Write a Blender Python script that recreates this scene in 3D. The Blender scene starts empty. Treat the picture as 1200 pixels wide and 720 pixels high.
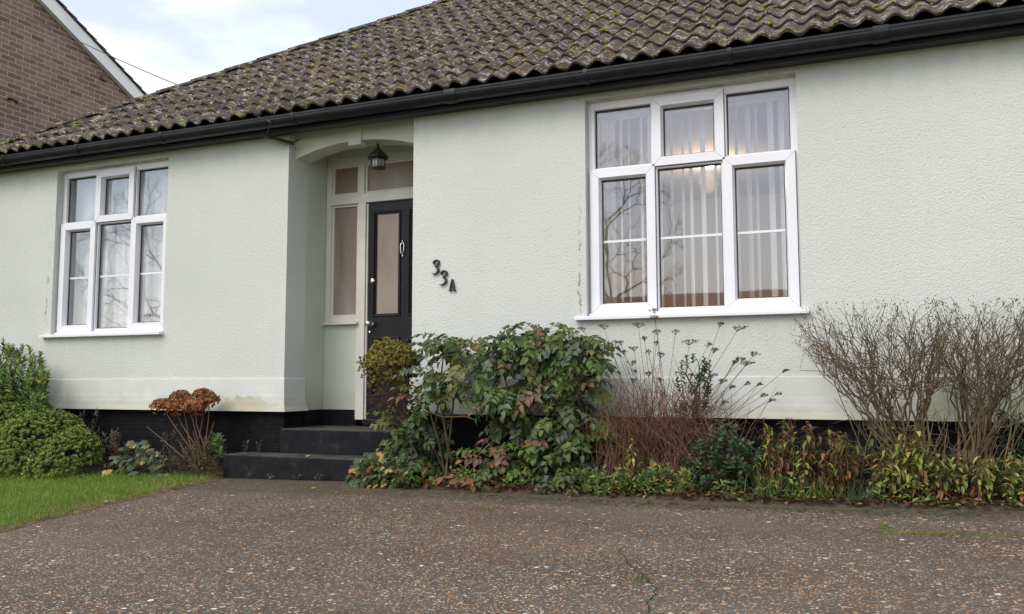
import bpy, bmesh, math, random
import numpy as np
from mathutils import Vector, Matrix
R = math.radians
S = bpy.context.scene
COL = S.collection
rng = np.random.default_rng(7)
random.seed(7)

# ------------------------------------------------------------------ camera
YAW, PITCH, ROLL, DIST, FPX = 0.39260, 0.08747, -0.00163, 6.1, 1000.0
def cam_axes():
    a = np.array([-math.sin(YAW)*math.cos(PITCH), math.cos(YAW)*math.cos(PITCH), math.sin(PITCH)])
    r = np.array([math.cos(YAW), math.sin(YAW), 0.0]); u = np.cross(r, a)
    c, s = math.cos(ROLL), math.sin(ROLL)
    return a, c*r+s*u, -s*r+c*u
A_, R_, U_ = cam_axes()
cd = bpy.data.cameras.new('camera'); cam = bpy.data.objects.new('camera', cd); COL.objects.link(cam)
cd.sensor_fit = 'HORIZONTAL'; cd.sensor_width = 36; cd.lens = 36*FPX/1200; cd.clip_start = .05; cd.clip_end = 2000
cam.matrix_world = Matrix(((R_[0], U_[0], -A_[0], 0), (R_[1], U_[1], -A_[1], -DIST), (R_[2], U_[2], -A_[2], 0), (0, 0, 0, 1)))
S.camera = cam
def at(u, v, y):
    d = A_*FPX + R_*(u-600) - U_*(v-360)
    return np.array([0, -DIST, 0]) + d*((y+DIST)/d[1])

# ------------------------------------------------------------------ world, sun, exposure
SUN_EL, SUN_AZ = R(42), R(205)      # azimuth of the direction towards the sun, measured clockwise from +Y
W = bpy.data.worlds.new('World'); S.world = W; W.use_nodes = True
nt = W.node_tree; nt.nodes.clear()
def wn(t, **k):
    n = nt.nodes.new(t)
    for a, b in k.items(): setattr(n, a, b)
    return n
out = wn('ShaderNodeOutputWorld'); bg = wn('ShaderNodeBackground'); sky = wn('ShaderNodeTexSky')
sky.sky_type = 'NISHITA'; sky.sun_disc = False; sky.sun_elevation = SUN_EL; sky.sun_rotation = SUN_AZ
sky.air_density = 1.0; sky.dust_density = 1.0; sky.ozone_density = 1.6
tc = wn('ShaderNodeTexCoord'); mp = wn('ShaderNodeMapping'); mp.inputs['Scale'].default_value = (1, 1, 2.6)
mp.inputs['Location'].default_value = (0.35, 0.1, 0.42)
nz = wn('ShaderNodeTexNoise'); nz.inputs['Scale'].default_value = 2.3; nz.inputs['Detail'].default_value = 8; nz.inputs['Roughness'].default_value = .52
rp = wn('ShaderNodeValToRGB'); rp.color_ramp.elements[0].position = .44; rp.color_ramp.elements[0].color = (.34, .34, .34, 1)
rp.color_ramp.elements[1].position = .66; rp.color_ramp.elements[1].color = (1, 1, 1, 1)
mx = wn('ShaderNodeMix', data_type='RGBA')
nt.links.new(tc.outputs['Generated'], mp.inputs[0]); nt.links.new(mp.outputs[0], nz.inputs[0]); nt.links.new(nz.outputs[0], rp.inputs[0])
nt.links.new(rp.outputs[0], mx.inputs[0]); nt.links.new(sky.outputs[0], mx.inputs[6]); mx.inputs[7].default_value = (7.3, 7.05, 6.85, 1)
nt.links.new(mx.outputs[2], bg.inputs[0]); bg.inputs[1].default_value = .105; nt.links.new(bg.outputs[0], out.inputs[0])
sl = bpy.data.lights.new('sun', 'SUN'); sun = bpy.data.objects.new('sun', sl); COL.objects.link(sun)
sl.energy = 0.9; sl.angle = R(34); sl.color = (1, .93, .84)
sd = Vector((math.sin(SUN_AZ)*math.cos(SUN_EL), math.cos(SUN_AZ)*math.cos(SUN_EL), math.sin(SUN_EL)))
sun.rotation_euler = sd.to_track_quat('Z', 'Y').to_euler()
S.view_settings.view_transform = 'Standard'; S.view_settings.look = 'None'; S.view_settings.gamma = 1
S.view_settings.exposure = 1.12
S.view_settings.use_curve_mapping = False

# ------------------------------------------------------------------ material helpers
class Mt:
    def __init__(s, name):
        s.m = bpy.data.materials.new(name); s.m.use_nodes = True; s.t = s.m.node_tree; s.t.nodes.clear()
        s.o = s.n('ShaderNodeOutputMaterial')
    def n(s, t, **k):
        x = s.t.nodes.new(t)
        for a, b in k.items():
            if isinstance(a, str) and a in x.bl_rna.properties: setattr(x, a, b)
        return x
    def l(s, a, b): s.t.links.new(a, b)
    def val(s, sock, v):
        if hasattr(v, 'links') or hasattr(v, 'is_linked'): s.l(v, sock)
        else:
            if isinstance(v, tuple) and len(v) == 3: v = (*v, 1) if sock.type == 'RGBA' else v
            sock.default_value = v
    def coord(s, scale=(1, 1, 1), kind='Object', loc=(0, 0, 0), rot=(0, 0, 0)):
        c = s.n('ShaderNodeTexCoord'); m = s.n('ShaderNodeMapping'); s.l(c.outputs[kind], m.inputs[0])
        m.inputs['Scale'].default_value = scale; m.inputs['Location'].default_value = loc; m.inputs['Rotation'].default_value = rot
        return m.outputs[0]
    def noise(s, v, sc, det=4, ro=.5):
        n = s.n('ShaderNodeTexNoise'); s.l(v, n.inputs[0]); n.inputs['Scale'].default_value = sc
        n.inputs['Detail'].default_value = det; n.inputs['Roughness'].default_value = ro; return n.outputs[0]
    def voro(s, v, sc, out='Distance', feature='F1'):
        n = s.n('ShaderNodeTexVoronoi', feature=feature); s.l(v, n.inputs['Vector']); n.inputs['Scale'].default_value = sc
        return n.outputs[out]
    def ramp(s, f, stops, interp='LINEAR'):
        r = s.n('ShaderNodeValToRGB'); s.l(f, r.inputs[0]); cr = r.color_ramp; cr.interpolation = interp
        while len(cr.elements) < len(stops): cr.elements.new(.5)
        for e, (p, c) in zip(cr.elements, stops):
            e.position = p; c = c if isinstance(c, tuple) else (c, c, c); e.color = (*c, 1)
        return r.outputs[0]
    def mix(s, f, a, b, mode='MIX'):
        m = s.n('ShaderNodeMix', data_type='RGBA', blend_type=mode)
        s.val(m.inputs[0], f); s.val(m.inputs[6], a); s.val(m.inputs[7], b); return m.outputs[2]
    def math(s, op, a, b=0, clamp=False):
        m = s.n('ShaderNodeMath', operation=op, use_clamp=clamp); s.val(m.inputs[0], a); s.val(m.inputs[1], b); return m.outputs[0]
    def bump(s, h, strength=.5, dist=.01, nrm=None):
        b = s.n('ShaderNodeBump'); s.l(h, b.inputs['Height']); b.inputs['Strength'].default_value = strength; b.inputs['Distance'].default_value = dist
        if nrm is not None: s.l(nrm, b.inputs['Normal'])
        return b.outputs[0]
    def pbr(s, col, rough=.6, nrm=None, spec=.5, **k):
        p = s.n('ShaderNodeBsdfPrincipled'); s.val(p.inputs['Base Color'], col); s.val(p.inputs['Roughness'], rough)
        p.inputs['Specular IOR Level'].default_value = spec
        if nrm is not None: s.l(nrm, p.inputs['Normal'])
        for a, b in k.items(): s.val(p.inputs[a.replace('_', ' ')], b)
        s.l(p.outputs[0], s.o.inputs[0]); return p
    def sep(s, v):
        x = s.n('ShaderNodeSeparateXYZ'); s.l(v, x.inputs[0]); return x.outputs

def mat_simple(name, col, rough=.6, var=.15, vs=6, bump=0, bs=60, spec=.5, **k):
    m = Mt(name); c = m.coord(); n = m.noise(c, vs, 5)
    lo = tuple(x*(1-var) for x in col); hi = tuple(min(1, x*(1+var)) for x in col)
    cc = m.ramp(n, [(.3, lo), (.7, hi)])
    nr = m.bump(m.noise(c, bs, 3), bump, .003) if bump else None
    m.pbr(cc, rough, nr, spec, **k); return m.m

def mat_roughcast():
    m = Mt('pale green roughcast'); c = m.coord(); s = m.sep(c)
    cells = m.voro(c, 98, 'Distance', 'SMOOTH_F1'); n1 = m.noise(c, 92, 3, .6); n2 = m.noise(c, 190, 2, .6)
    h = m.math('ADD', m.math('MULTIPLY', n1, .8), m.math('ADD', m.math('MULTIPLY', m.math('SUBTRACT', .7, cells), 1.0), m.math('MULTIPLY', n2, .4)))
    big = m.noise(c, .8, 4, .55)
    base = m.ramp(big, [(.3, (.546, .568, .534)), (.7, (.600, .622, .588))])
    pit = m.ramp(m.noise(m.coord(loc=(5, 5, 5)), 70, 3, .55), [(.60, 1.0), (.68, 0.0)])
    base = m.mix(m.math('MULTIPLY', m.math('SUBTRACT', 1, pit), .42), base, (.33, .35, .30))
    alg = m.math('MULTIPLY', m.ramp(s[2], [(.0, 0.0), (1, 1.0)]), 1)
    # algae below the eaves and dirt streaks, both ragged
    zz = m.math('ADD', s[2], m.math('MULTIPLY', m.noise(m.coord((3, 3, .7)), 2.2, 5, .6), .55))
    top = m.ramp(m.math('SUBTRACT', zz, 1.6), [(.62, 0.0), (.86, 1.0)])
    base = m.mix(m.math('MULTIPLY', top, .34), base, (.33, .36, .23))
    st = m.ramp(m.noise(m.coord((5, 5, .35)), 1.6, 6, .62), [(.52, 0.0), (.72, 1.0)])
    base = m.mix(m.math('MULTIPLY', st, .06), base, (.40, .40, .33))
    wob = m.math('MULTIPLY', m.math('SUBTRACT', m.noise(m.coord((0, 0, 1)), 5, 6, .7), .5), .16)
    for xc, z0_, z1_ in ((-1.972, .50, 1.45), (-7.585, .50, 1.30)):
        dd_ = m.math('ABSOLUTE', m.math('ADD', m.math('ADD', s[0], -xc), wob)); ln_ = m.ramp(dd_, [(.004, 1.0), (.013, 0.0)])
        zm = m.math('MULTIPLY', m.ramp(m.math('SUBTRACT', s[2], z0_), [(0, 0.0), (.04, 1.0)]), m.ramp(m.math('SUBTRACT', z1_, s[2]), [(0, 0.0), (.3, 1.0)]))
        br_ = m.ramp(m.noise(m.coord((1, 1, 1), loc=(3, 3, 3)), 14, 4, .6), [(.45, 0.0), (.55, 1.0)])
        base = m.mix(m.math('MULTIPLY', m.math('MULTIPLY', ln_, zm), m.math('MULTIPLY', br_, .75)), base, (.20, .16, .10))
    # rain streaks below the sills, ragged
    for xa, xb, zt_ in ((-2.0, -.35, .455), (-7.6, -6.0, .44)):
        inx = m.math('MULTIPLY', m.ramp(m.math('SUBTRACT', s[0], xa), [(0, 0.0), (.08, 1.0)]), m.ramp(m.math('SUBTRACT', xb, s[0]), [(0, 0.0), (.08, 1.0)]))
        dz_ = m.math('SUBTRACT', zt_, s[2]); inz = m.math('MULTIPLY', m.ramp(dz_, [(0, 0.0), (.01, 1.0)]), m.ramp(m.math('ADD', dz_, m.math('MULTIPLY', m.noise(m.coord((9, 9, .1)), 1.5, 4, .7), .35)), [(.12, 1.0), (.42, 0.0)]))
        base = m.mix(m.math('MULTIPLY', m.math('MULTIPLY', inx, inz), .30), base, (.30, .31, .24))
    m.pbr(base, .88, m.bump(h, .62, .0065), .25); return m.m

def mat_smooth_render(name, col, dirt=.3, zlo=None):
    m = Mt(name); c = m.coord(); s = m.sep(c)
    n = m.noise(c, 3, 6, .6)
    base = m.ramp(n, [(.3, tuple(x*.92 for x in col)), (.7, tuple(x*1.05 for x in col))])
    if zlo is not None:
        zz = m.math('SUBTRACT', m.math('ADD', zlo, m.math('MULTIPLY', m.noise(c, 5, 5, .65), .22)), s[2])
        f = m.ramp(m.math('MULTIPLY', zz, 5), [(.25, 0.0), (.8, 1.0)])
        base = m.mix(m.math('MULTIPLY', f, dirt), base, (.34, .33, .22))
    if zlo is not None and zlo < -.12:
        dx = m.math('MULTIPLY', m.math('ADD', s[0], 5.03-.0), 3.2); dz = m.math('MULTIPLY', m.math('ADD', s[2], .19), 12)
        rr = m.math('ADD', m.math('ADD', m.math('MULTIPLY', dx, dx), m.math('MULTIPLY', dz, dz)), m.math('MULTIPLY', m.math('SUBTRACT', m.noise(c, 9, 6, .7), .5), 3.2))
        base = m.mix(m.math('MULTIPLY', m.ramp(rr, [(.55, 1.0), (.85, 0.0)]), .55), base, (.36, .32, .20))
        dx = m.math('MULTIPLY', m.math('ADD', s[0], -.72), 2.2); dz = m.math('MULTIPLY', m.math('ADD', s[2], .15), 6)
        rr = m.math('ADD', m.math('ADD', m.math('MULTIPLY', dx, dx), m.math('MULTIPLY', dz, dz)), m.math('MULTIPLY', m.math('SUBTRACT', m.noise(c, 7, 6, .7), .5), 2.5))
        base = m.mix(m.math('MULTIPLY', m.ramp(rr, [(.3, 1.0), (.95, 0.0)]), .55), base, (.30, .33, .15))
    sp = m.ramp(m.noise(c, 26, 4, .7), [(.62, 0.0), (.72, 1.0)])
    base = m.mix(m.math('MULTIPLY', sp, .25), base, (.3, .3, .24))
    m.pbr(base, .75, m.bump(m.noise(c, 30, 5), .25, .006), .3); return m.m

def mat_black_brick():
    m = Mt('black painted brick'); c = m.n('ShaderNodeTexCoord'); s = m.sep(c.outputs['Object']); cmb = m.n('ShaderNodeCombineXYZ')
    m.l(m.math('ADD', s[0], s[1]), cmb.inputs[0]); m.l(s[2], cmb.inputs[1])
    b = m.n('ShaderNodeTexBrick'); m.l(cmb.outputs[0], b.inputs[0]); b.inputs['Scale'].default_value = 1
    b.inputs['Brick Width'].default_value = .225; b.inputs['Row Height'].default_value = .075; b.inputs['Mortar Size'].default_value = .007; b.inputs['Mortar Smooth'].default_value = .6
    n = m.noise(c.outputs['Object'], 14, 6, .65)
    col = m.ramp(n, [(.35, (.004, .004, .005)), (.6, (.009, .009, .011)), (.8, (.03, .029, .028))])
    h = m.math('ADD', m.math('MULTIPLY', m.math('SUBTRACT', 1, b.outputs['Fac']), .6), m.math('MULTIPLY', n, .8))
    m.pbr(col, .75, m.bump(h, .7, .006), .15); return m.m

def mat_black_paint():
    m = Mt('worn black masonry paint'); c = m.coord(); n = m.noise(c, 9, 7, .7); n2 = m.noise(c, 60, 4, .7)
    col = m.ramp(n, [(.3, (.008, .008, .010)), (.55, (.015, .015, .018)), (.72, (.036, .034, .034))])
    g = m.n('ShaderNodeNewGeometry'); up = m.sep(g.outputs['Normal'])[2]
    dust = m.math('MULTIPLY', m.ramp(up, [(.25, 0.0), (.8, 1.0)]), m.ramp(m.noise(c, 7, 6, .7), [(.35, .2), (.62, 1.0)]))
    col = m.mix(dust, col, (.105, .092, .082))
    sc = m.ramp(n2, [(.66, 0.0), (.72, 1.0)]); col = m.mix(m.math('MULTIPLY', sc, .6), col, (.14, .13, .13))
    m.pbr(col, .75, m.bump(n2, .4, .004), .1); return m.m

def mat_tiles():
    m = Mt('weathered concrete tile'); c = m.coord(); at_ = m.n('ShaderNodeAttribute', attribute_name='tile'); r = m.sep(at_.outputs['Vector'])
    n = m.noise(c, 22, 6, .7)
    base = m.ramp(n, [(.3, (.026, .021, .019)), (.5, (.066, .053, .047)), (.7, (.125, .105, .092))])
    base = m.mix(.55, base, m.ramp(r[0], [(0, (.042, .034, .030)), (.5, (.075, .060, .053)), (1, (.115, .092, .08))]))
    l1 = m.math('MULTIPLY', m.ramp(m.noise(c, 13, 5, .65), [(.545, 0.0), (.575, 1.0)]), m.ramp(m.noise(m.coord(loc=(7, 3, 1)), 55, 3, .7), [(.44, 0.0), (.5, 1.0)]))
    base = m.mix(m.math('MULTIPLY', l1, .85), base, m.ramp(m.noise(c, 90, 2), [(.35, (.27, .26, .225)), (.65, (.52, .51, .45))]))
    l2 = m.math('MULTIPLY', m.ramp(m.noise(m.coord(loc=(3, 9, 5)), 9, 5, .7), [(.545, 0.0), (.58, 1.0)]), m.ramp(m.noise(m.coord(loc=(1, 3, 8)), 48, 3, .7), [(.46, 0.0), (.54, 1.0)]))
    base = m.mix(m.math('MULTIPLY', l2, .9), base, m.ramp(m.noise(c, 30, 2), [(.35, (.26, .18, .03)), (.65, (.19, .185, .045))]))
    m.pbr(base, .9, m.bump(m.math('ADD', n, m.math('MULTIPLY', l1, .3)), .8, .008), .2); return m.m

def mat_brick(name, c1, c2, mortar, ax=1):
    m = Mt(name); c = m.n('ShaderNodeTexCoord'); s = m.sep(c.outputs['Object']); cmb = m.n('ShaderNodeCombineXYZ')
    m.l(m.math('ADD', s[0], s[1]), cmb.inputs[0]); m.l(s[2], cmb.inputs[1])
    b = m.n('ShaderNodeTexBrick', offset=.5); m.l(cmb.outputs[0], b.inputs[0]); b.inputs['Scale'].default_value = 1; b.offset_frequency = 2
    b.inputs['Brick Width'].default_value = .245; b.inputs['Row Height'].default_value = .082; b.inputs['Mortar Size'].default_value = .007; b.inputs['Mortar Smooth'].default_value = .3
    b.inputs['Color1'].default_value = (*c1, 1); b.inputs['Color2'].default_value = (*c2, 1); b.inputs['Mortar'].default_value = (*mortar, 1); b.inputs['Bias'].default_value = -.1
    n = m.noise(c.outputs['Object'], 5, 6, .7); n2 = m.noise(c.outputs['Object'], 40, 4, .7)
    col = m.mix(.55, b.outputs['Color'], m.ramp(n, [(.3, (.10, .075, .065)), (.7, (.30, .24, .21))]), 'MULTIPLY')
    col = m.mix(.22, b.outputs['Color'], m.mix(m.ramp(n, [(.35, 0.0), (.7, .6)]), b.outputs['Color'], tuple(x*1.15 for x in mortar)))
    col = m.mix(m.math('MULTIPLY', m.ramp(n2, [(.4, 0.0), (.75, 1.0)]), .22), col, mortar)
    m.pbr(col, .9, m.bump(m.math('ADD', m.math('MULTIPLY', m.math('SUBTRACT', 1, b.outputs['Fac']), 1), m.math('MULTIPLY', n2, .5)), .6, .008), .2); return m.m

def mat_drive():
    m = Mt('exposed aggregate drive'); c = m.coord(); s = m.sep(c)
    warp = m.n('ShaderNodeVectorMath', operation='ADD'); wn_ = m.n('ShaderNodeTexNoise'); m.l(c, wn_.inputs[0]); wn_.inputs['Scale'].default_value = 60
    sc = m.n('ShaderNodeVectorMath', operation='SCALE'); m.l(wn_.outputs['Color'], sc.inputs[0]); sc.inputs['Scale'].default_value = .012
    m.l(c, warp.inputs[0]); m.l(sc.outputs[0], warp.inputs[1]); v = warp.outputs[0]
    def layer(scale, thr, loc):
        mpn = m.n('ShaderNodeMapping'); m.l(v, mpn.inputs[0]); mpn.inputs['Location'].default_value = loc; mpn.inputs['Rotation'].default_value = (0, 0, loc[0])
        vn = m.n('ShaderNodeTexVoronoi', feature='F1'); m.l(mpn.outputs[0], vn.inputs['Vector']); vn.inputs['Scale'].default_value = scale
        cs = m.sep(vn.outputs['Color'])
        col = m.ramp(cs[0], [(0, (.13, .062, .030)), (.18, (.34, .155, .065)), (.34, (.12, .085, .065)), (.46, (.42, .27, .16)), (.66, (.13, .115, .105)), (.78, (.54, .43, .30)), (.93, (.76, .72, .63))], 'CONSTANT')
        body = m.math('MULTIPLY', m.ramp(cs[1], [(thr-.01, 1.0), (thr+.01, 0.0)]), m.ramp(vn.outputs['Distance'], [(.34, 1.0), (.50, 0.0)]))
        return col, body
    c1, b1 = layer(72, .72, (0, 0, 0)); c2, b2 = layer(120, .68, (.7, 2, 0)); c3, b3 = layer(34, .10, (1.9, 5, 0))
    patch = m.ramp(m.noise(c, 1.1, 5, .6), [(.34, .30), (.58, 1.0)])
    patch2 = m.ramp(m.noise(m.coord(loc=(4, 2, 0)), 2.3, 5, .6), [(.36, .25), (.60, 1.0)])
    tar = m.ramp(m.noise(c, 3, 7, .7), [(.3, (.070, .061, .050)), (.55, (.106, .093, .075)), (.75, (.150, .133, .110))])
    tar = m.mix(m.math('MULTIPLY', m.noise(c, 160, 3, .7), .5), tar, (.035, .032, .033))
    worn = m.ramp(m.noise(m.coord((.45, 1.3, 1), loc=(2, 8, 0)), .8, 6, .6), [(.42, 0.0), (.62, 1.0)])
    tar = m.mix(m.math('MULTIPLY', worn, .35), tar, (.155, .138, .120))
    damp = m.ramp(m.noise(m.coord((.8, 1.6, 1), loc=(12, 3, 0)), 1.3, 6, .65), [(.52, 0.0), (.70, 1.0)])
    tar = m.mix(m.math('MULTIPLY', damp, .5), tar, (.045, .039, .034))
    col = m.mix(m.math('MULTIPLY', b2, patch), tar, c2)
    col = m.mix(m.math('MULTIPLY', b1, patch2), col, c1)
    col = m.mix(b3, col, c3)
    # rusty wash and green algae beside the bed
    ru = m.math('MULTIPLY', m.ramp(m.noise(m.coord(loc=(9, 1, 0)), .9, 5, .6), [(.48, 0.0), (.7, 1.0)]), .16)
    col = m.mix(ru, col, (.17, .085, .04))
    ed = m.math('ADD', s[1], m.math('MULTIPLY', m.noise(c, 2.5, 5, .65), .55))
    e2 = m.ramp(m.math('ADD', ed, 1.15), [(.36, 0.0), (.52, 1.0)])
    col = m.mix(m.math('MULTIPLY', e2, .62), col, m.ramp(m.noise(c, 12, 5, .7), [(.4, (.070, .060, .050)), (.62, (.095, .085, .035))]))
    h = m.math('ADD', m.math('ADD', m.math('MULTIPLY', b1, patch2), m.math('MULTIPLY', b2, m.math('MULTIPLY', patch, .6))), m.math('MULTIPLY', m.noise(c, 120, 3, .7), .6))
    h = m.math('ADD', h, m.math('MULTIPLY', b3, .8))
    m.pbr(col, .78, m.bump(h, .9, .005), .22); return m.m

def mat_leaf(name, rough=.5, trans=.25, spec=.4, vein=True):
    m = Mt(name); a = m.n('ShaderNodeAttribute', attribute_name='tint'); c = m.coord()
    col = m.mix(m.math('MULTIPLY', m.noise(c, 45, 3, .6), .35), a.outputs['Color'], m.mix(1.0, a.outputs['Color'], (.55, .5, .45), 'MULTIPLY'))
    p = m.n('ShaderNodeBsdfPrincipled'); m.l(col, p.inputs['Base Color']); p.inputs['Roughness'].default_value = rough; p.inputs['Specular IOR Level'].default_value = spec
    t = m.n('ShaderNodeBsdfTranslucent'); m.l(m.mix(.6, col, (.5, .8, .1), 'MULTIPLY'), t.inputs[0]); m.l(col, t.inputs[0])
    x = m.n('ShaderNodeMixShader'); x.inputs[0].default_value = trans; m.l(p.outputs[0], x.inputs[1]); m.l(t.outputs[0], x.inputs[2]); m.l(x.outputs[0], m.o.inputs[0])
    return m.m

def mat_glass():
    m = Mt('window glass'); g = m.n('ShaderNodeBsdfGlossy'); g.inputs['Roughness'].default_value = 0.015; g.inputs['Color'].default_value = (.93, .94, .98, 1)
    t = m.n('ShaderNodeBsdfTransparent'); t.inputs[0].default_value = (.955, .96, .96, 1)
    f = m.n('ShaderNodeLayerWeight'); f.inputs['Blend'].default_value = .5; fz = m.math('POWER', f.outputs['Facing'], 3.5)
    c = m.coord(); nr = m.bump(m.noise(c, 1.6, 2), .05, .02); m.l(nr, g.inputs['Normal'])
    x = m.n('ShaderNodeMixShader'); m.l(m.math('ADD', m.math('MULTIPLY', fz, .85), .10, True), x.inputs[0]); m.l(t.outputs[0], x.inputs[1]); m.l(g.outputs[0], x.inputs[2]); m.l(x.outputs[0], m.o.inputs[0])
    return m.m

def mat_obscure(name, c1, c2):
    m = Mt(name); c = m.coord(); v = m.voro(c, 120); s = m.sep(c)
    col = m.ramp(m.math('ADD', m.noise(m.coord((6, 6, 1.2)), 1.3, 3), m.math('MULTIPLY', s[2], .22)), [(.42, c2), (.62, tuple((a+b)/2 for a, b in zip(c1, c2))), (.95, c1)])
    m.pbr(col, .28, m.bump(v, .35, .003), .6); return m.m

M = {}
M['roughcast'] = mat_roughcast()
M['skirt'] = mat_smooth_render('smooth painted skirting', (.60, .615, .585), .55, -.16)
M['porch'] = mat_smooth_render('smooth green porch render', (.49, .53, .44), .3, -.10)
M['cream'] = mat_smooth_render('cream arch render', (.56, .575, .48), .15)
M['plinth'] = mat_black_brick(); M['step'] = mat_black_paint(); M['tile'] = mat_tiles(); M['drive'] = mat_drive()
M['nbrick'] = mat_brick('purple brown brick', (.225, .140, .110), (.082, .054, .050), (.42, .34, .285))
M['obrick'] = mat_brick('red brick', (.22, .09, .05), (.15, .06, .04), (.3, .26, .22))
M['gutter'] = mat_simple('black gutter plastic', (.010, .010, .013), .38, .5, 9, .15, 20, .35)
M['upvc'] = mat_simple('white window plastic', (.74, .74, .78), .32, .03, 2)
M['white_paint'] = mat_simple('white gloss paint', (.68, .69, .68), .45, .08, 4, .2, 30)
M['cream_paint'] = mat_simple('cream door frame paint', (.60, .58, .53), .45, .08, 5, .2, 30)
M['lintel'] = mat_simple('stained cream lintel', (.55, .50, .42), .7, .25, 14)
M['seal'] = mat_simple('black rubber seal and gap shade', (.02, .02, .02), .6)
M['glass'] = mat_glass()
M['obscure'] = mat_obscure('obscured amber glass', (.215, .150, .110), (.32, .29, .25))
M['door'] = mat_simple('black gloss door paint', (.007, .007, .009), .30, .3, 12, .3, 50, .2)
M['chrome'] = mat_simple('chrome', (.72, .70, .68), .22, .05, Metallic=1.0)
M['iron'] = mat_simple('black iron', (.012, .012, .012), .5, .3, 20, .3, 80)
M['lamp_glass'] = mat_simple('cloudy lantern glass', (.30, .31, .31), .25, .1)
m_ = Mt('white blind fabric'); a_ = m_.n('ShaderNodeBsdfDiffuse'); a_.inputs[0].default_value = (.85, .85, .83, 1); b_ = m_.n('ShaderNodeBsdfTranslucent'); b_.inputs[0].default_value = (.8, .8, .78, 1)
x_ = m_.n('ShaderNodeMixShader'); x_.inputs[0].default_value = .45; m_.l(a_.outputs[0], x_.inputs[1]); m_.l(b_.outputs[0], x_.inputs[2]); m_.l(x_.outputs[0], m_.o.inputs[0]); M['slat'] = m_.m
M['slatg'] = mat_simple('grey blind fabric', (.78, .77, .76), .8, .06, 3)
M['room'] = mat_simple('room wall paint', (.42, .42, .45), .8, .05)
M['moss'] = mat_simple('roof moss', (.23, .19, .032), .95, .6, 14, .8, 90)
M['moss_green'] = mat_simple('green moss', (.085, .090, .020), .95, .5, 20, .8, 90)
M['soil'] = mat_simple('bed soil', (.085, .062, .042), .95, .5, 18, .9, 50)
M['turf'] = mat_simple('turf ground', (.085, .115, .028), .95, .3, 2, .8, 60)
M['bark'] = mat_simple('olive brown bark', (.135, .105, .055), .85, .45, 18, .5, 70)
M['twig'] = mat_simple('red brown twig', (.135, .066, .038), .8, .4, 20)
M['dtwig'] = mat_simple('dark twig', (.06, .042, .03), .8, .4, 20)
M['cane'] = mat_simple('pale cane', (.20, .14, .08), .7, .3, 20)
M['hstem'] = mat_simple('hydrangea stem', (.13, .07, .042), .7, .3, 20)
M['leaf'] = mat_leaf('leaf'); M['gloss_leaf'] = mat_leaf('glossy leaf', .50, .20, .35); M['dry_leaf'] = mat_leaf('dry leaf', .8, .25, .2)
M['grass'] = mat_leaf('grass blade', .6, .35, .3)
M['fascia_white'] = mat_simple('white bargeboard', (.80, .80, .80), .5, .04, 3)
M['ntile'] = mat_simple('brown plain tile', (.08, .066, .058), .9, .4, 25, .8, 40)
M['cable'] = mat_simple('black cable', (.02, .02, .02), .6)
m_ = Mt('lit lamp shade'); e = m_.n('ShaderNodeEmission'); e.inputs[0].default_value = (1, .72, .42, 1); e.inputs[1].default_value = 9; m_.l(e.outputs[0], m_.o.inputs[0]); M['lit'] = m_.m

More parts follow.
